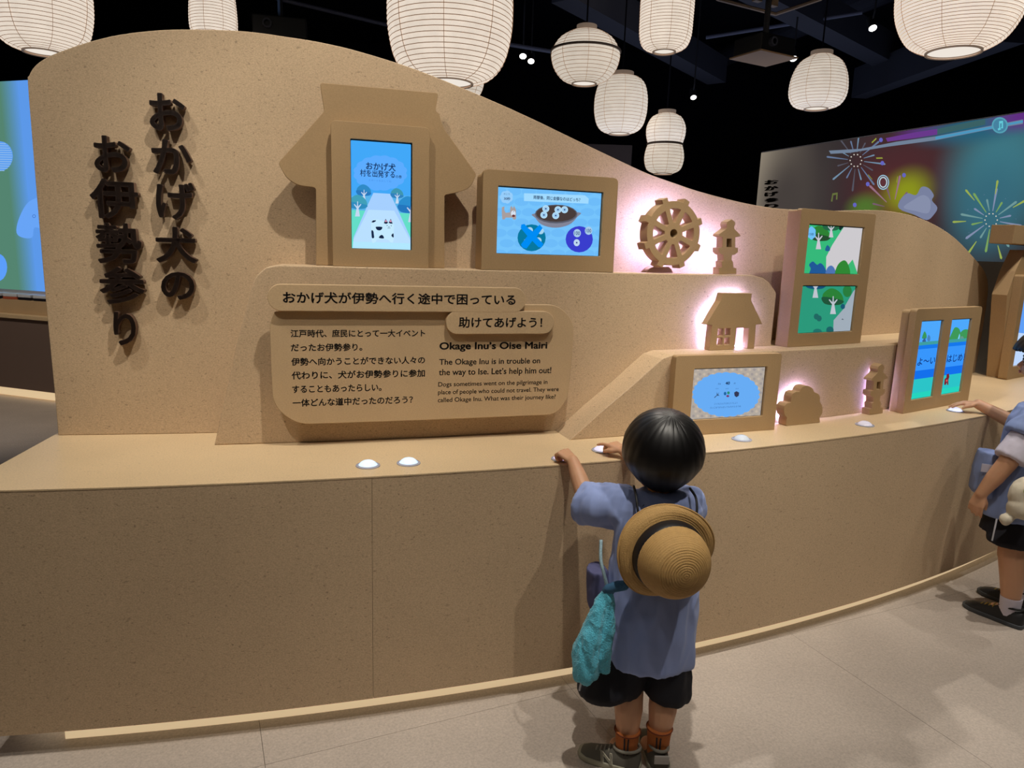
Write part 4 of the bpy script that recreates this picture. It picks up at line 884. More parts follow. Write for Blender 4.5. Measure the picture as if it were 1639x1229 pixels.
# ------------------------------------------------------------------ left background: second island and big screen
LI = Pl(onz((0, 632), .0), math.atan2(5.75-5.94, .59)); 
zA = lambda p, w=0: LI.hit(p, w)[1]
t = thing('far_counter', 'brown far counter with pale top and pale foot strip at the left, beyond the board', 'counter', LI.P(.5, 0, 0), LI.a)
zled = zA((44, 505)); zrim1 = zA((40, 481), -.06)
obj('counter_front', plbox(LI, -2.5, 3.2, .075, zled-.03, -.9, 0), mat('brown_front', (112, 94, 86), .7), t)
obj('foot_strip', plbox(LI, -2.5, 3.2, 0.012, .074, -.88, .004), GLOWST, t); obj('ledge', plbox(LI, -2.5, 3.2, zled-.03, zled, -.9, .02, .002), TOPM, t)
obj('raised_tray', plbox(LI, -2.5, 3.2, zled+.0005, zrim1, -.85, -.06, .003), MDFL, t)
lw = mat('tile_white', (206, 212, 222), .4); lk = mat('tile_black', (28, 27, 34), .4)
for i, (x, y, m, k) in enumerate(((-4, 468, lw, 0), (20, 466, lw, 1), (44, 470, lk, 0), (68, 475, lk, 1))):
    u, z = LI.hit((x, 478), -.1); zb = zrim1+.001
    tt = thing('picture_tile', ['white-topped game tile at the far left of the tray', 'white-topped game tile with an orange side, second on the tray', 'dark-sided game tile, third on the tray', 'dark-sided game tile at the tray\'s right, next to the board'][i], 'game tile', LI.P(u, zb, -.16-.0*k), LI.a+.1*k, 'game tiles on the far counter')
    M = MW[tt.name]
    b = box((-.07, -.09, 0), (.07, .05, .022), .003); b.transform(M); obj('base', b, [lk, mat('tile_orange', (178, 92, 66), .5), lk, lk][i], tt)
    b = box((-.07, -.09, .0225), (.07, .05, .045), .004); b.transform(M); obj('top', b, lw, tt)
LS = Pl(LI.P(0, 0, -1.3), LI.a); zt0 = LS.hit((10, 130))[1]; zb0 = LS.hit((30, 468))[1]; ur = LS.hit((95, 300))[0]
ts = thing('big_screen', 'bright blue and green projection screen at the left, beyond the board', 'projection screen', LS.P(0, 0, 0), LS.a)
obj('wall_panel', plbox(LS, -3, ur+.6, 0, zt0+.0, -.1, 0), BLACK, ts)
P = Pic(LS, .002); P.clip = (-3, ur+.5, .5, zt0-.002)
gu = LS.hit((22, 300))[0]; gu0 = LS.hit((-40, 300))[0]
P.polyU([(-3, .5), (ur+.5, .5), (ur+.5, zt0), (-3, zt0)], (92, 152, 232))
for i in range(14):
    f = i/13; e = gu-.05+.26*(1-f); P.polyU([(gu0-.5-.2*(1-f), .5), (e, .5), (e, zt0), (gu0-.5-.2*(1-f), zt0)], tuple(int(a*(1-f)+b*f) for a, b in zip((92, 152, 232), (84, 132, 112))))
P.circ((0, 250), 21, (92, 158, 240), 24)
for i in range(13): y = 229+i*3.6; h_ = math.sqrt(max(0, 1-((y-250)/24)**2))*20; P.poly([(0, y), (h_, y+.5), (h_, y+1.6), (0, y+1.2)], (150, 190, 235))
P.circ((-3, 428), 15, (92, 158, 250), 22)
P.poly([(27, 372), (30, 352), (42, 328), (56, 318), (75, 316), (75, 364), (56, 364), (52, 380), (36, 380)], (104, 164, 246), True); P.circ((55, 346), 2.8, (70, 120, 200)); P.circ((55, 346), 1.7, (110, 170, 250))
P.done('projected_picture', ts)
# ------------------------------------------------------------------ people
V3 = lambda *a: Vector(a)
def skin_mat(name, col):
    m = mat(name, col, .5, bump=.05, bscale=300, var=.05, vscale=30); b = m.node_tree.nodes['Principled BSDF']
    b.inputs['Subsurface Weight'].default_value = .12; b.inputs['Subsurface Radius'].default_value = (.02, .008, .004); b.inputs['Subsurface Scale'].default_value = .3; return m
def chain(pts, rad):
    return [capsule(pts[i], pts[i+1], rad[i], rad[i+1]) for i in range(len(pts)-1)]
def hand(Wr, d, n, s, curl, side, spread=.1, thumb=(.5, .6)):
    """capsules of a hand: Wr wrist, d towards knuckles, n back of hand, side +1/-1 where the thumb is along d x n"""
    d = d.normalized(); n = (n-d*n.dot(d)).normalized(); l = d.cross(n); out = []
    K = []
    for i in range(4):
        o = (1.5-i)*side
        k = Wr+d*(.047-.002*abs(i-1.2))*s+l*o*.0115*s; K.append(k); out.append(capsule(Wr+l*o*.006*s, k, .0105*s, .0078*s, 10))
    L = [(.020, .013, .010), (.022, .015, .011), (.021, .014, .010), (.016, .010, .009)]
    for i in range(4):
        o = (1.5-i)*side; p = K[i]; a = 0; c = curl[i] if isinstance(curl, (list, tuple)) else curl
        for j, ln in enumerate(L[i]):
            a += c*(.8, 1.0, .7)[j]; dd = (d*math.cos(a)-n*math.sin(a)+l*o*spread*math.cos(a)).normalized(); q = p+dd*ln*s
            out.append(capsule(p, q, (.0066-.0006*j)*s, (.0060-.0006*j)*s, 8)); p = q
    t0 = Wr+d*.010*s+l*side*.010*s; td = (d*.62+l*side*thumb[0]-n*thumb[1]*.6).normalized(); t1 = t0+td*.024*s; td2 = (d*.8+l*side*.12-n*thumb[1]*.7).normalized(); t2 = t1+td2*.017*s; t3 = t2+(td2-n*.2).normalized()*.011*s
    out += [capsule(t0, t1, .0095*s, .0078*s, 8), capsule(t1, t2, .0074*s, .0066*s, 8), capsule(t2, t3, .0064*s, .0054*s, 8)]
    return out
def headparts(c, f, s=1):
    """skull, jaw, nose, ears; f = facing direction (horizontal)"""
    f = f.normalized(); l = Vector((0, 0, 1)).cross(f); R = Matrix((l, f, Vector((0, 0, 1)))).transposed()
    at = lambda x, y, z: c+l*x*s+f*y*s+Vector((0, 0, z*s))
    out = [ellips(at(0, -.006, .012), (.074*s, .086*s, .082*s), R), ellips(at(0, .018, -.036), (.058*s, .062*s, .052*s), R), ellips(at(0, .040, -.066), (.026*s, .026*s, .018*s), R),
           capsule(at(0, .074, -.006), at(0, .088, -.028), .006*s, .010*s, 10), ellips(at(.03, .055, -.035), (.024*s, .02*s, .022*s), R), ellips(at(-.03, .055, -.035), (.024*s, .02*s, .022*s), R)]
    for q in (1, -1):
        out.append(ellips(at(.072*q, -.006, -.012), (.008*s, .014*s, .022*s), R)); out.append(capsule(at(.074*q, -.002, .006), at(.078*q, -.012, .002), .005*s, .005*s, 8))
    out += [capsule(at(-.012, .080, -.046), at(.012, .080, -.046), .0045*s, .0045*s, 8), capsule(at(-.010, .079, -.053), at(.010, .079, -.053), .005*s, .005*s, 8)]
    return out, at, R
def face(par, at, R, s, hairm):
    wm = mat('eye_white', (225, 222, 218), .25); im = mat('eye_dark', (30, 20, 16), .15); lm = mat('lip', (176, 100, 90), .5)
    for q in (1, -1):
        e = obj('eye', ellips(at(.030*q, .071, 0), (.0125*s, .008*s, .008*s), R, 14, 8), wm, par, smooth=True)
        obj('iris', ellips(at(.030*q, .0775, 0), (.006*s, .0025*s, .0065*s), R, 12, 8), im, e, smooth=True)
        obj('eyebrow', tube([at(.016*q, .079, .022), at(.030*q, .077, .026), at(.045*q, .068, .022)], [.0018*s, .0024*s, .0012*s], 6), hairm, par)
    obj('lips', join(tube([at(-.018, .0805, -.049), at(-.006, .0865, -.0475), at(0, .086, -.0488), at(.006, .0865, -.0475), at(.018, .0805, -.049)], [.0012, .0028, .0024, .0028, .0012], 6), tube([at(-.014, .081, -.0515), at(0, .086, -.0545), at(.014, .081, -.0515)], [.0012, .0034, .0012], 6)), lm, par, smooth=True)
def cloth(bms, vox, wr=.004, fs=14, seed=0, sm=5, hi=.0):
    me = remesh(bms, vox, sm)
    off = Vector((seed*3.1, seed*1.7, seed*.9)); me.update()
    N = [v.normal.copy() for v in me.vertices]
    for v, n in zip(me.vertices, N):
        p = v.co; a = noise.noise(Vector((p.x*fs*1.4, p.y*fs*1.4, p.z*fs*.55))+off); b = 1-abs(noise.noise(Vector((p.x*fs*2.2, p.y*fs*2.2, p.z*fs*.9))+off*2))*2
        v.co = p+n*(a*wr+b*wr*.4+(noise.noise(p*fs*12)*hi if hi else 0))
    return me
def rings(levels, seg=28):
    """levels (cx,cy,z,rx,ry,power) -> closed loft"""
    bm = bmesh.new(); R = []
    for L in levels:
        cx, cy, z, rx, ry = L[:5]; tilt = L[5] if len(L) > 5 else (0, 0)
        r = []
        for k in range(seg):
            a = 2*PI*k/seg; x, y = rx*math.cos(a), ry*math.sin(a); r.append(bm.verts.new((cx+x, cy+y, z+x*tilt[0]+y*tilt[1])))
        R.append(r)
    for i in range(len(R)-1):
        for k in range(seg): bm.faces.new((R[i][k], R[i][(k+1) % seg], R[i+1][(k+1) % seg], R[i+1][k]))
    bm.faces.new(R[0][::-1]); bm.faces.new(R[-1]); bmesh.ops.recalc_face_normals(bm, faces=bm.faces[:]); return bm
def shoe(par, heel, toe, w, h, m_up, m_sole, m_lin, label=None, lace=None):
    heel, toe = V3(*heel), V3(*toe); d = toe-heel; Ln = d.length; d.normalize(); l = Vector((0, 0, 1)).cross(d); S = []
    prof = [(0, .55, .78), (.04, .78, .95), (.18, .9, 1.0), (.34, .92, .98), (.5, .95, .74), (.68, 1.0, .56), (.84, .95, .44), (.95, .68, .32), (1, .3, .18)]
    bm = bmesh.new()
    for s, ww, hh in prof:
        c = heel+d*Ln*s; r = []
        for k in range(13):
            a = PI*k/12; q = abs(math.cos(a))**.7*(1 if math.cos(a) >= 0 else -1); r.append(bm.verts.new(c+l*w*ww*q*(1-.12*math.sin(a))+Vector((0, 0, .012+(h*hh-.012)*math.sin(a)**.8))))
        S.append(r)
    for a, b in zip(S, S[1:]):
        for k in range(12): bm.faces.new((a[k], b[k], b[k+1], a[k+1]))
    for r in (S[0], S[-1]): bm.faces.new(r)
    for a, b in zip(S, S[1:]): bm.faces.new((a[0], a[12], b[12], b[0]))
    bmesh.ops.recalc_face_normals(bm, faces=bm.faces[:]); me = bpy.data.meshes.new('shoe_upper'); bm.to_mesh(me); bm.free()
    sh = obj('shoe', me, m_up, par, smooth=50, label=label)
    ol = [heel+d*Ln*(s*1.03-.015)+l*w*ww*1.1*sg for sg, rng in ((1, prof), (-1, prof[::-1])) for s, ww, hh in rng]
    bm = fill2d([[(p.x, p.y) for p in ol]], .016, .003); obj('sole', bm, m_sole, sh, smooth=40)
    c = heel+d*Ln*.22; rim = [c+d*Ln*.21*math.cos(2*PI*k/20)+l*w*.74*math.sin(2*PI*k/20)+Vector((0, 0, h*(1.0-.10*math.cos(2*PI*k/20)))) for k in range(21)]
    obj('collar', tube(rim, .0042, 8, cap=False), m_lin, sh, smooth=True)
    lc = bmesh.new()
    for i in range(4):
        s = .5+i*.07; z = h*(.76-.09*i)+.002; c = heel+d*Ln*s; lc = join(lc, tube([c+l*w*.55+Vector((0, 0, z-.012)), c+l*w*.25+Vector((0, 0, z)), c-l*w*.25+Vector((0, 0, z)), c-l*w*.55+Vector((0, 0, z-.012))], .0028, 6))
    obj('laces', lc, lace or m_lin, sh, smooth=True)
    return sh, d, l, Ln
SKIN = skin_mat('skin', (206, 156, 122)); HAIR = mat('black_hair', (13, 11, 12), .42, spec=.5, var=.3, vscale=60)
BLUE = mat('blue_smock_cloth', (150, 168, 222), .85, var=.07, vscale=20, bump=.25, bscale=700, sheen=.2); NAVY = mat('navy_shorts_cloth', (20, 21, 32), .85, bump=.2, bscale=500)

# --- the small child at the counter
C1 = V3(.402, 1.79, 0)
kid = thing('person', 'small child from behind, black bobbed hair, blue smock, navy shorts, hands on two buttons', 'person', C1)
hc1 = V3(.405, 1.815, .868); hp_, at1, R1 = headparts(hc1, V3(-.04, 1, 0), .98)
b = list(hp_)
b += chain([V3(.404, 1.80, .69), V3(.404, 1.803, .745), V3(.405, 1.812, .80)], [.05, .036, .036])
b += [rings([(.402, 1.795, .34, .07, .06), (.402, 1.79, .36, .1, .075), (.402, 1.79, .45, .1, .075), (.402, 1.795, .55, .095, .07), (.403, 1.80, .66, .1, .068), (.404, 1.80, .72, .085, .055), (.404, 1.80, .745, .05, .04)])]
LS_, LE, LW_ = V3(.322, 1.825, .70), V3(.222, 1.925, .685), V3(.187, 2.018, .768)
RS_, RE, RW_ = V3(.486, 1.825, .70), V3(.445, 1.985, .69), V3(.352, 2.115, .776)
b += chain([LS_, LE], [.036, .029])+chain([LE, LE*.45+LW_*.55, LW_], [.028, .025, .0175])+chain([RS_, RE], [.036, .029])+chain([RE, RE*.45+RW_*.55, RW_], [.028, .024, .0175])
b += hand(LW_, V3(-.26, .30, .16), V3(.25, -.45, .8), 1.0, [1.05, 1.1, 1.1, 1.1], 1, .05, (.35, .9))
b += hand(RW_, V3(-.62, .62, .22), V3(.1, -.2, 1), 1.0, [.25, .75, .9, 1.0], -1, .1, (.5, .5))
for hipx, kn, an in ((.352, V3(.349, 1.765, .215), V3(.345, 1.722, .06)), (.452, V3(.448, 1.768, .215), V3(.433, 1.732, .06))):
    b += chain([V3(hipx, 1.792, .37), kn], [.058, .041])+chain([kn, kn*.6+an*.4+V3(0, -.006, 0), an], [.040, .039, .026])
    b += [capsule(an+V3(0, -.01, -.03), an+V3(-.02, .04, -.035), .022, .02)]
bo = obj('body', remesh(b, .0032, 3), SKIN, kid, smooth=True); face(kid, at1, R1, 1, HAIR)
# hair: rounded bob grown round the crown whorl
def bob(par, c, rad, f, face_z, nape_z, whorl, strands=260, lean=(0, 0)):
    f = f.normalized(); l = Vector((0, 0, 1)).cross(f); bm = bmesh.new(); NS, NR = 120, 34
    wd_ = whorl.normalized(); Q = Vector((0, 0, 1)).rotation_difference(wd_)
    def P(th, ph, off=0):
        d = Q @ Vector((math.sin(th)*math.cos(ph), math.sin(th)*math.sin(ph), math.cos(th))); x, y, z = d
        k = 1+.007*math.sin(ph*23+th*3)*min(1, th)+.005*math.sin(ph*57+2)*min(1, th)
        low = max(0, -z-.25); rx = rad[0]*k*(1-.30*low); ry = rad[1]*k*(1-.22*low)
        return c+l*x*rx+f*y*ry+Vector((0, 0, z*rad[2]*k))+d*off
    R = [[bm.verts.new(P(.012+2.75*i/NR, 2*PI*k/NS)) for k in range(NS)] for i in range(NR+1)]
    top = bm.verts.new(P(0, 0))
    for k in range(NS): bm.faces.new((top, R[0][k], R[0][(k+1) % NS]))
    for i in range(NR):
        for k in range(NS): bm.faces.new((R[i][k], R[i+1][k], R[i+1][(k+1) % NS], R[i][(k+1) % NS]))
    dead = []
    for fc in bm.faces:
        q = fc.calc_center_median()-c; yy = q.dot(f); xx = abs(q.dot(l))
        if q.z < nape_z or (yy > rad[1]*.28 and q.z < face_z and xx < rad[0]*.78) : dead.append(fc)
    bmesh.ops.delete(bm, geom=dead, context='FACES'); me = bpy.data.meshes.new('h'); bm.to_mesh(me); bm.free()
    o = bpy.data.objects.new('h', me); COL.objects.link(o); m = o.modifiers.new('s', 'SOLIDIFY'); m.thickness = .012; m.offset = -1
    dg = bpy.context.evaluated_depsgraph_get(); me2 = bpy.data.meshes.new_from_object(o.evaluated_get(dg)); bpy.data.objects.remove(o)
    h = obj('hair', me2, HAIR, par, smooth=True)
    st = bmesh.new(); rr = random.Random(3)
    vs = []; fs = []
    for i in range(strands):
        ph = rr.uniform(0, 2*PI); tw = rr.uniform(.1, .5); t0, t1 = rr.uniform(.05, .5), rr.uniform(1.4, 2.4); ln = []
        for j in range(9):
            th = t0+(t1-t0)*j/8; p = P(th, ph+tw*(1-j/8)**2, .0012*math.sin(PI*j/8)+.0006); q = p-c
            if q.z < nape_z-.004 or (q.dot(f) > rad[1]*.28 and q.z < face_z and abs(q.dot(l)) < rad[0]*.78): break
            ln.append(p)
        if len(ln) > 3: st = join(st, tube(ln, [.0011]*(len(ln)-1)+[.0003], 3))
    obj('hair_strands', st, mat('hair_sheen', (20, 17, 17), .4, spec=.5), h, smooth=True, kind='stuff')  # lighter strand colour paints the sheen on the hair
    return h
bob(kid, V3(.405, 1.812, .868), (.095, .106, .100), V3(-.04, 1, 0), -.005, -.098, V3(-.05, -.35, .93), 220)
sm = [rings([(.404, 1.80, .762, .045, .04), (.404, 1.798, .745, .085, .058), (.404, 1.797, .715, .112, .07), (.402, 1.795, .62, .116, .078), (.400, 1.793, .50, .120, .088), (.398, 1.79, .40, .123, .094), (.398, 1.79, .295, .128, .104, (0, .06)), (.398, 1.79, .282, .125, .101, (0, .06))]),
      tube([LS_+V3(.03, -.01, 0), LS_, LS_*.5+V3(.206, 1.895, .682)*.5, V3(.214, 1.892, .683), V3(.208, 1.897, .683)], [.052, .060, .060, .055, .052], 20),
      tube([RS_+V3(-.03, -.01, 0), RS_, RS_*.4+RE*.6, RS_*.3+RE*.7], [.052, .058, .054, .05], 20)]
smk = obj('smock', cloth(sm, .0052, .0105, 15, 1, 4), BLUE, kid, smooth=True)
obj('sleeve_hem', tube([V3(.213, 1.893, .682)+q for q in [V3(math.cos(a)*.012*0, 0, 0)+(V3(.66, .72, 0).normalized()*math.cos(a)+V3(.12, -.1, 1).normalized()*math.sin(a))*.0505 for a in [2*PI*i/24 for i in range(25)]]], .0052, 8, cap=False), BLUE, smk, smooth=True)
obj('raglan_seam', tube([V3(.352, 1.748, .738), V3(.328, 1.741, .708), V3(.305, 1.741, .675)], .0014, 5), mat('seam_thread', (62, 70, 110), .8), smk)
pk = rings([(.268, 1.80, .40, .03, .04), (.262, 1.80, .44, .038, .045), (.250, 1.80, .51, .03, .04), (.246, 1.80, .535, .028, .04)]); obj('hip_pocket', cloth([pk], .005, .003, 30, 4, 3), mat('pocket_cloth', (86, 88, 128), .85), smk, smooth=True)
sh = [rings([(.395, 1.79, .38, .100, .076), (.392, 1.79, .33, .104, .080), (.388, 1.79, .27, .112, .084)]), rings([(.335, 1.79, .32, .05, .07), (.322, 1.788, .26, .082, .084), (.302, 1.785, .205, .094, .09, (.2, 0)), (.304, 1.785, .186, .088, .084, (.2, 0))]),
      rings([(.45, 1.79, .32, .05, .07), (.452, 1.788, .26, .066, .084), (.455, 1.785, .20, .070, .085, (-.1, 0)), (.455, 1.785, .180, .064, .08, (-.1, 0))])]
so = obj('shorts', cloth(sh, .005, .005, 16, 2, 4), NAVY, kid, smooth=True)
obj('side_stripe', tube([V3(.222, 1.742, .27), V3(.214, 1.738, .235), V3(.210, 1.738, .205)], .003, 5), mat('stripe_white', (190, 190, 200), .7), so)
ORG = mat('orange_sock', (176, 100, 46), .9, bump=.4, bscale=400); GSH = mat('grey_suede', (84, 80, 72), .85, var=.12, vscale=30); LIN = mat('shoe_lining', (122, 118, 108), .8); SOL = mat('shoe_sole', (150, 146, 128), .7)
for c, z1 in ((V3(.345, 1.722, 0), .102), (V3(.433, 1.730, 0), .108)):
    s = obj('sock', tube([c+V3(0, .002, .03), c+V3(0, 0, .06), c+V3(0, 0, .09), c+V3(0, 0, z1)], [.029, .030, .032, .0352], 20), ORG, kid, smooth=40)
    obj('sock_cuff', tube([c+V3(math.cos(a)*.0352, math.sin(a)*.0352, z1) for a in [2*PI*i/24 for i in range(25)]], .0017, 6, cap=False), mat('sock_rim', (112, 48, 22), .8), s, smooth=True)
    for a in (-1.95, -1.65): obj('sock_stripe', tube([c+V3(math.cos(a)*r, math.sin(a)*r, z) for z, r in ((.045, .0305), (.06, .0312), (.09, .0335), (.098, .0352))], .0022, 5), mat('stripe_dark', (38, 30, 34), .8), s)
shL, d_, l_, Ln_ = shoe(kid, (.380, 1.698, 0), (.222, 1.758, 0), .033, .058, GSH, SOL, LIN, 'grey suede sneaker with a pale letter N on its side')
nb, bd = textmesh('N', .03, .1); M = Matrix.Translation(V3(.300, 1.7325, .027))
for v in nb.verts: x, y, z = (v.co.x-bd[0])/(bd[1]-bd[0]), (v.co.y-bd[2])/(bd[3]-bd[2]), v.co.z; v.co = V3(.380, 1.698, 0)+d_*Ln_*(.40+.19*(1-x)+.03*y)+l_*(.0345-.011*y+z*.02)+V3(0, 0, .017+.026*y)
obj('side_letter', nb, mat('reflective_grey', (196, 190, 172), .5), shL)
shoe(kid, (.434, 1.684, 0), (.428, 1.848, 0), .033, .06, GSH, SOL, LIN, 'grey suede sneaker with a pale heel tab')
obj('heel_tab', box((.414, 1.6795, .032), (.454, 1.6845, .056), .002), mat('heel_tab_white', (170, 165, 160), .7), kid)

# straw hat hanging on the child's back
ax = V3(.16, -.97, -.02).normalized(); hq = V3(.402, 1.668, .640); HM = Matrix.Translation(hq) @ ax.to_track_quat('Z', 'Y').to_matrix().to_4x4()
STRAW = mat('straw_braid', (196, 156, 96), .7, var=.16, vscale=90, bump=.5, bscale=420)
hat = thing('straw_hat', 'round straw hat with black band hanging on the small child\'s back', 'hat', hq)
prof = [(.126, -.014), (.123, -.017), (.119, -.008), (.112, -.001), (.104, .003), (.096, .005), (.0885, .008), (.0875, .03), (.0865, .045), (.084, .060), (.079, .075), (.071, .089), (.060, .101), (.046, .110), (.030, .116), (.014, .119), (.0008, .120)]
pf = []; q_ = smoothpts(prof, 5)
for i, (r, z) in enumerate(q_): pf.append((r, z))
q2 = [pf[0]]; run = 0
for a_, b_ in zip(pf, pf[1:]):
    n_ = max(1, int(math.dist(a_, b_)/.0011)); dx, dz = b_[0]-a_[0], b_[1]-a_[1]; L_ = math.hypot(dx, dz)+1e-9
    for j in range(1, n_+1): s_ = run+L_*j/n_; k = .0011*abs(math.sin(s_*PI/.0058)); q2.append((a_[0]+dx*j/n_+dz/L_*k, a_[1]+dz*j/n_-dx/L_*k))
    run += L_
bm = lathe(q2, 64)
for v in bm.verts:
    r = math.hypot(v.co.x, v.co.y); a = math.atan2(v.co.y, v.co.x)
    if r > .09: t = (r-.09)/.036; v.co.z += t*t*(.016*math.cos(2*(a-.6))+.008*math.sin(a))
bm.transform(HM); me = bpy.data.meshes.new('x'); bm.to_mesh(me); bm.free()
o = bpy.data.objects.new('x', me); COL.objects.link(o); m = o.modifiers.new('s', 'SOLIDIFY'); m.thickness = .003; dg = bpy.context.evaluated_depsgraph_get(); me2 = bpy.data.meshes.new_from_object(o.evaluated_get(dg)); bpy.data.objects.remove(o)
straw = obj('straw_body', me2, STRAW, hat, smooth=True)
obj('hat_band', lathe([(.0925, .004), (.0945, .008), (.0925, .036), (.0895, .040)], 48, HM), mat('hat_ribbon', (18, 16, 22), .5), hat, smooth=True)  # ribbon widened to take in the shadow beside it
edge = []
for i in range(73):
    a = 2*PI*i/72; r = .1255; t = 1; edge.append(HM @ V3(r*math.cos(a), r*math.sin(a), -.015+(.016*math.cos(2*(a-.6))+.008*math.sin(a))))
obj('brim_binding', tube(edge, .0028, 6, cap=False), STRAW, hat, smooth=True)
for pts in ([V3(.330, 1.792, .772), V3(.328, 1.735, .762), V3(.332, 1.708, .72), V3(.340, 1.70, .68)], [V3(.478, 1.79, .772), V3(.482, 1.735, .762), V3(.478, 1.705, .72), V3(.468, 1.69, .69)]):
    obj('elastic_cord', tube(smoothpts(pts, 5), .0035, 6), mat('elastic_black', (14, 13, 18), .6), hat, smooth=True)

# blue terry bag on its strap
TER = mat('turquoise_terry', (92, 200, 238), .95, var=.35, vscale=170, bump=1.0, bscale=330, sheen=.4)
bag = thing('towel', 'turquoise terry towel knotted and hanging at the small child\'s left side', 'towel', V3(.225, 1.675, .26))
tb = chain([V3(.262, 1.685, .520), V3(.236, 1.68, .44), V3(.215, 1.675, .36), V3(.218, 1.675, .305)], [.014, .026, .036, .034])+chain([V3(.264, 1.685, .520), V3(.262, 1.675, .43), V3(.256, 1.668, .36), V3(.262, 1.668, .318)], [.013, .019, .022, .014])+chain([V3(.216, 1.675, .31), V3(.222, 1.675, .285)], [.031, .018])
me = cloth(tb, .0030, .0075, 30, 6, 2, .0016); obj('cloth', me, TER, bag, smooth=True)
obj('knot', remesh([ellips(V3(.264, 1.685, .528), (.017, .014, .013)), capsule(V3(.262, 1.68, .535), V3(.285, 1.675, .545), .012, .014), capsule(V3(.285, 1.675, .545), V3(.30, 1.67, .55), .014, .013)], .003, 2), mat('knot_cloth', (60, 104, 140), .9, var=.3, vscale=120), bag, smooth=True)
obj('strap', tube(smoothpts([V3(.262, 1.69, .53), V3(.252, 1.695, .565), V3(.243, 1.71, .60), V3(.245, 1.74, .64)], 5), .0045, 8), mat('braid_cord', (150, 178, 190), .8, var=.5, vscale=260), bag, smooth=True)

# --- the bigger child at the right edge
f2 = V3(-.55, .83, 0).normalized(); l2 = Vector((0, 0, 1)).cross(f2)
k2 = thing('person', 'larger child cut off at right edge in blue smock, hand resting on a lit button', 'person', V3(2.06, 2.66, 0))
hc2 = V3(2.085, 2.735, 1.015); hp_, at2, R2 = headparts(hc2, V3(-.75, .66, 0), 1.06); b = list(hp_)
b += chain([V3(2.07, 2.69, .80), V3(2.075, 2.705, .87), V3(2.08, 2.72, .93)], [.055, .042, .042])
b += [rings([(2.05, 2.67, .40, .08, .07), (2.05, 2.67, .45, .11, .085), (2.055, 2.675, .58, .105, .08), (2.06, 2.68, .74, .115, .08), (2.065, 2.685, .82, .10, .065), (2.07, 2.69, .855, .05, .045)])]
S1_, E1_, W1_ = V3(1.985, 2.620, .80), V3(1.885, 2.595, .64), V3(1.826, 2.625, .505)
S2_, E2_, W2_ = V3(2.14, 2.76, .80), V3(2.125, 2.865, .715), V3(1.985, 2.962, .790)
b += chain([S1_, E1_], [.042, .034])+chain([E1_, E1_*.5+W1_*.5, W1_], [.034, .031, .021])+chain([S2_, E2_], [.042, .033])+chain([E2_, E2_*.5+W2_*.5, W2_], [.033, .028, .021])
b += hand(W1_, V3(-.18, .06, -1), V3(-.7, -.7, .1), 1.12, [.3, .4, .45, .5], -1, .08, (.4, .6))
b += hand(W2_, V3(-.88, .42, -.03), V3(0, .05, 1), 1.15, [.28, .25, .28, .35], -1, .12, (.8, .35))
for hip, kn, an in ((V3(2.0, 2.625, .42), V3(1.965, 2.60, .27), V3(1.975, 2.575, .07)), (V3(2.10, 2.70, .42), V3(2.11, 2.70, .27), V3(2.12, 2.70, .07))):
    b += chain([hip, kn], [.064, .048])+chain([kn, kn*.62+an*.38-f2*.006, an], [.046, .045, .030])+[capsule(an-f2*.01+V3(0, 0, -.03), an+f2*.05+V3(0, 0, -.035), .025, .022)]
obj('body', remesh(b, .0038, 3), SKIN, k2, smooth=True); face(k2, at2, R2, 1.06, HAIR)
bob(k2, V3(2.088, 2.735, 1.028), (.104, .118, .108), V3(-.75, .66, 0), .02, -.085, V3(.35, -.3, .88), 120)
BLUE2 = mat('blue_smock_cloth_two', (132, 150, 198), .85, var=.07, vscale=20, bump=.25, bscale=700); WHT = mat('white_cotton', (206, 200, 216), .85, bump=.15, bscale=500)
sm = [rings([(2.07, 2.69, .86, .05, .045), (2.068, 2.688, .84, .10, .07), (2.06, 2.68, .80, .128, .088), (2.05, 2.672, .68, .128, .094), (2.04, 2.668, .55, .138, .108), (2.03, 2.665, .44, .150, .118), (2.03, 2.665, .405, .150, .118)]),
      tube([S1_+V3(.05, .03, .005), S1_+V3(.01, 0, .008), S1_*.62+E1_*.38+V3(0, 0, .012), S1_*.55+E1_*.45+V3(0, 0, .012)], [.052, .062, .066, .064], 20), tube([S2_+V3(-.04, -.02, 0), S2_, S2_*.4+E2_*.6], [.052, .06, .058], 20)]
smk2 = obj('smock', cloth(sm, .006, .010, 13, 9, 4), BLUE2, k2, smooth=True)
obj('undershirt_sleeve', cloth([tube([S1_*.6+E1_*.4, S1_*.35+E1_*.65, S1_*.12+E1_*.88+V3(-.002, 0, 0), S1_*.08+E1_*.92+V3(-.002, 0, 0)], [.05, .053, .056, .054], 20)], .005, .004, 20, 3, 3), WHT, k2, smooth=True)
pch = cloth([rings([(1.888, 2.70, .475, .026, .05), (1.875, 2.70, .50, .034, .06), (1.878, 2.70, .58, .036, .06), (1.885, 2.70, .655, .034, .055)])], .005, .003, 25, 5, 3)
pc_ = obj('front_pouch', pch, BLUE2, smk2, smooth=True); 
bt = box((-.022, -.002, -.016), (.022, .002, .016), .001); bt.transform(Matrix.Translation((1.852, 2.648, .600)) @ Matrix.Rotation(-.45, 4, 'Z')); obj('name_tag', bt, mat('tag_white', (186, 186, 205), .6), smk2)
sh = [rings([(2.05, 2.67, .46, .12, .1), (2.04, 2.67, .40, .14, .108), (2.03, 2.668, .34, .145, .112)]), rings([(2.0, 2.63, .40, .075, .08), (1.975, 2.618, .33, .092, .085), (1.972, 2.616, .31, .088, .082)]), rings([(2.10, 2.70, .40, .07, .08), (2.11, 2.70, .31, .085, .082)])]
so = obj('shorts', cloth(sh, .0055, .004, 16, 7, 4), NAVY, k2, smooth=True)
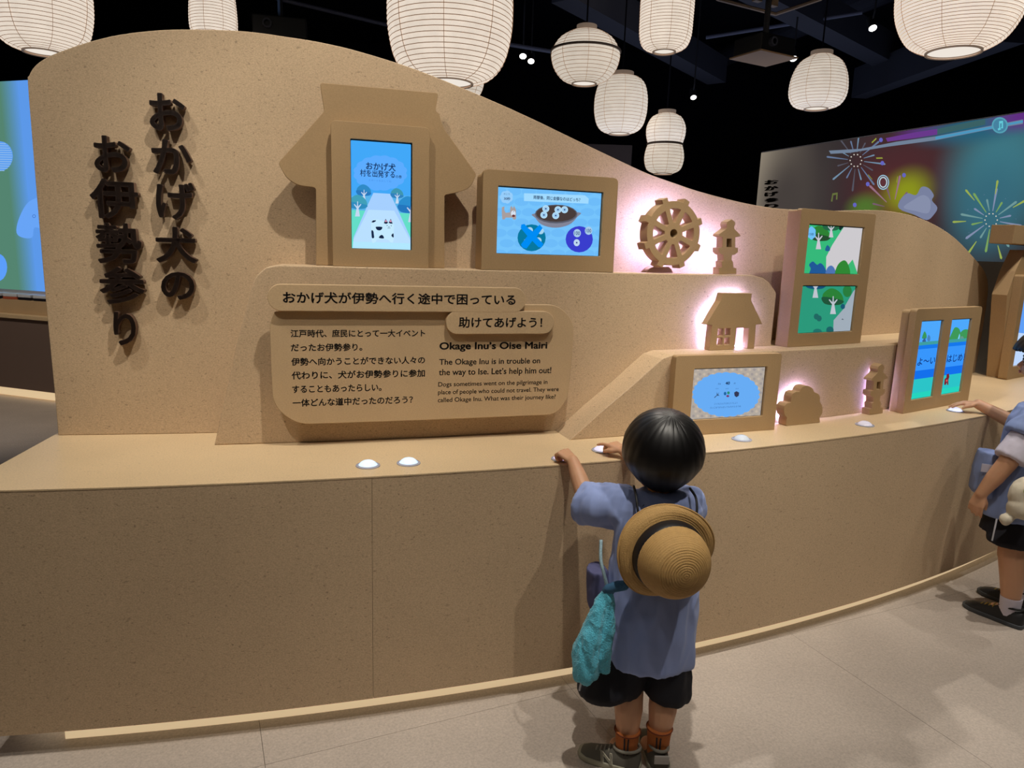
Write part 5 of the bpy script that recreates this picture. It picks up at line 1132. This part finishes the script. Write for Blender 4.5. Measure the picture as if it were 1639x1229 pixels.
obj('side_stripe', tube([V3(1.893, 2.612, .41), V3(1.884, 2.602, .37), V3(1.879, 2.598, .325)], .003, 5), mat('stripe_white', (190, 190, 200), .7), so)
BSH = mat('black_sneaker', (26, 27, 30), .55); BSO = mat('dark_sole', (62, 66, 72), .6)
for an, hl, te in ((V3(1.975, 2.575, 0), (2.005, 2.525, 0), (1.888, 2.705, 0)), (V3(2.12, 2.70, 0), (2.145, 2.655, 0), (2.03, 2.835, 0))):
    s = obj('sock', tube([an+V3(0, 0, .03), an+V3(0, 0, .07), an+V3(0, 0, .105)], [.036, .036, .038], 20), WHT, k2, smooth=40)
    shoe(k2, hl, te, .040, .07, BSH, BSO, mat('black_lining', (18, 18, 20), .7), 'black sneaker with dark grey sole', mat('yellow_lace', (150, 124, 50), .7))
# cream drawstring bag
CRM = mat('cream_print_cloth', (206, 196, 176), .85, var=.06, vscale=30, bump=.3, bscale=500)
c = V3(1.915, 2.488, .545); bg = thing('drawstring_bag', 'cream cloth drawstring bag with green printed leaves, carried by the larger child', 'bag', c-V3(0, 0, .09))
me = cloth([ellips(c, (.080, .050, .072), Matrix.Rotation(.5, 3, 'Y')), ellips(c+V3(-.02, -.01, -.04), (.06, .045, .045)), capsule(c+V3(.02, 0, .05), c+V3(.07, 0, .11), .05, .03), capsule(c+V3(-.04, 0, -.05), c+V3(-.063, -.005, -.078), .035, .014), capsule(c+V3(-.063, -.005, -.078), c+V3(-.085, -.006, -.088), .012, .020)], .005, .006, 22, 8, 3); obj('cloth', me, CRM, bg, smooth=True)
for q, m_ in (((-.01, .03), 'g'), ((.03, .045), 'g'), ((.005, .0), 'g'), ((-.03, .005), 'r')):
    tc = V3(-.61, -.79, .1); p = c+tc*.052+V3(.79, -.61, 0)*q[0]+V3(0, 0, q[1]-.01); e = ellips(p, (.022, .012, .014) if m_ == 'g' else (.01, .010, .005), Matrix.Rotation(-.65, 3, 'Z') @ Matrix.Rotation(.6, 3, 'Y'), 14, 8); obj('printed_leaf', e, mat('leaf_green', (142, 160, 84), .8) if m_ == 'g' else mat('print_maroon', (96, 52, 50), .8), bg, smooth=True)
obj('strap', tube(smoothpts([c+V3(.07, 0, .11), V3(2.03, 2.52, .70), V3(2.06, 2.58, .80), V3(2.07, 2.62, .86)], 5), .006, 8), CRM, bg, smooth=True)
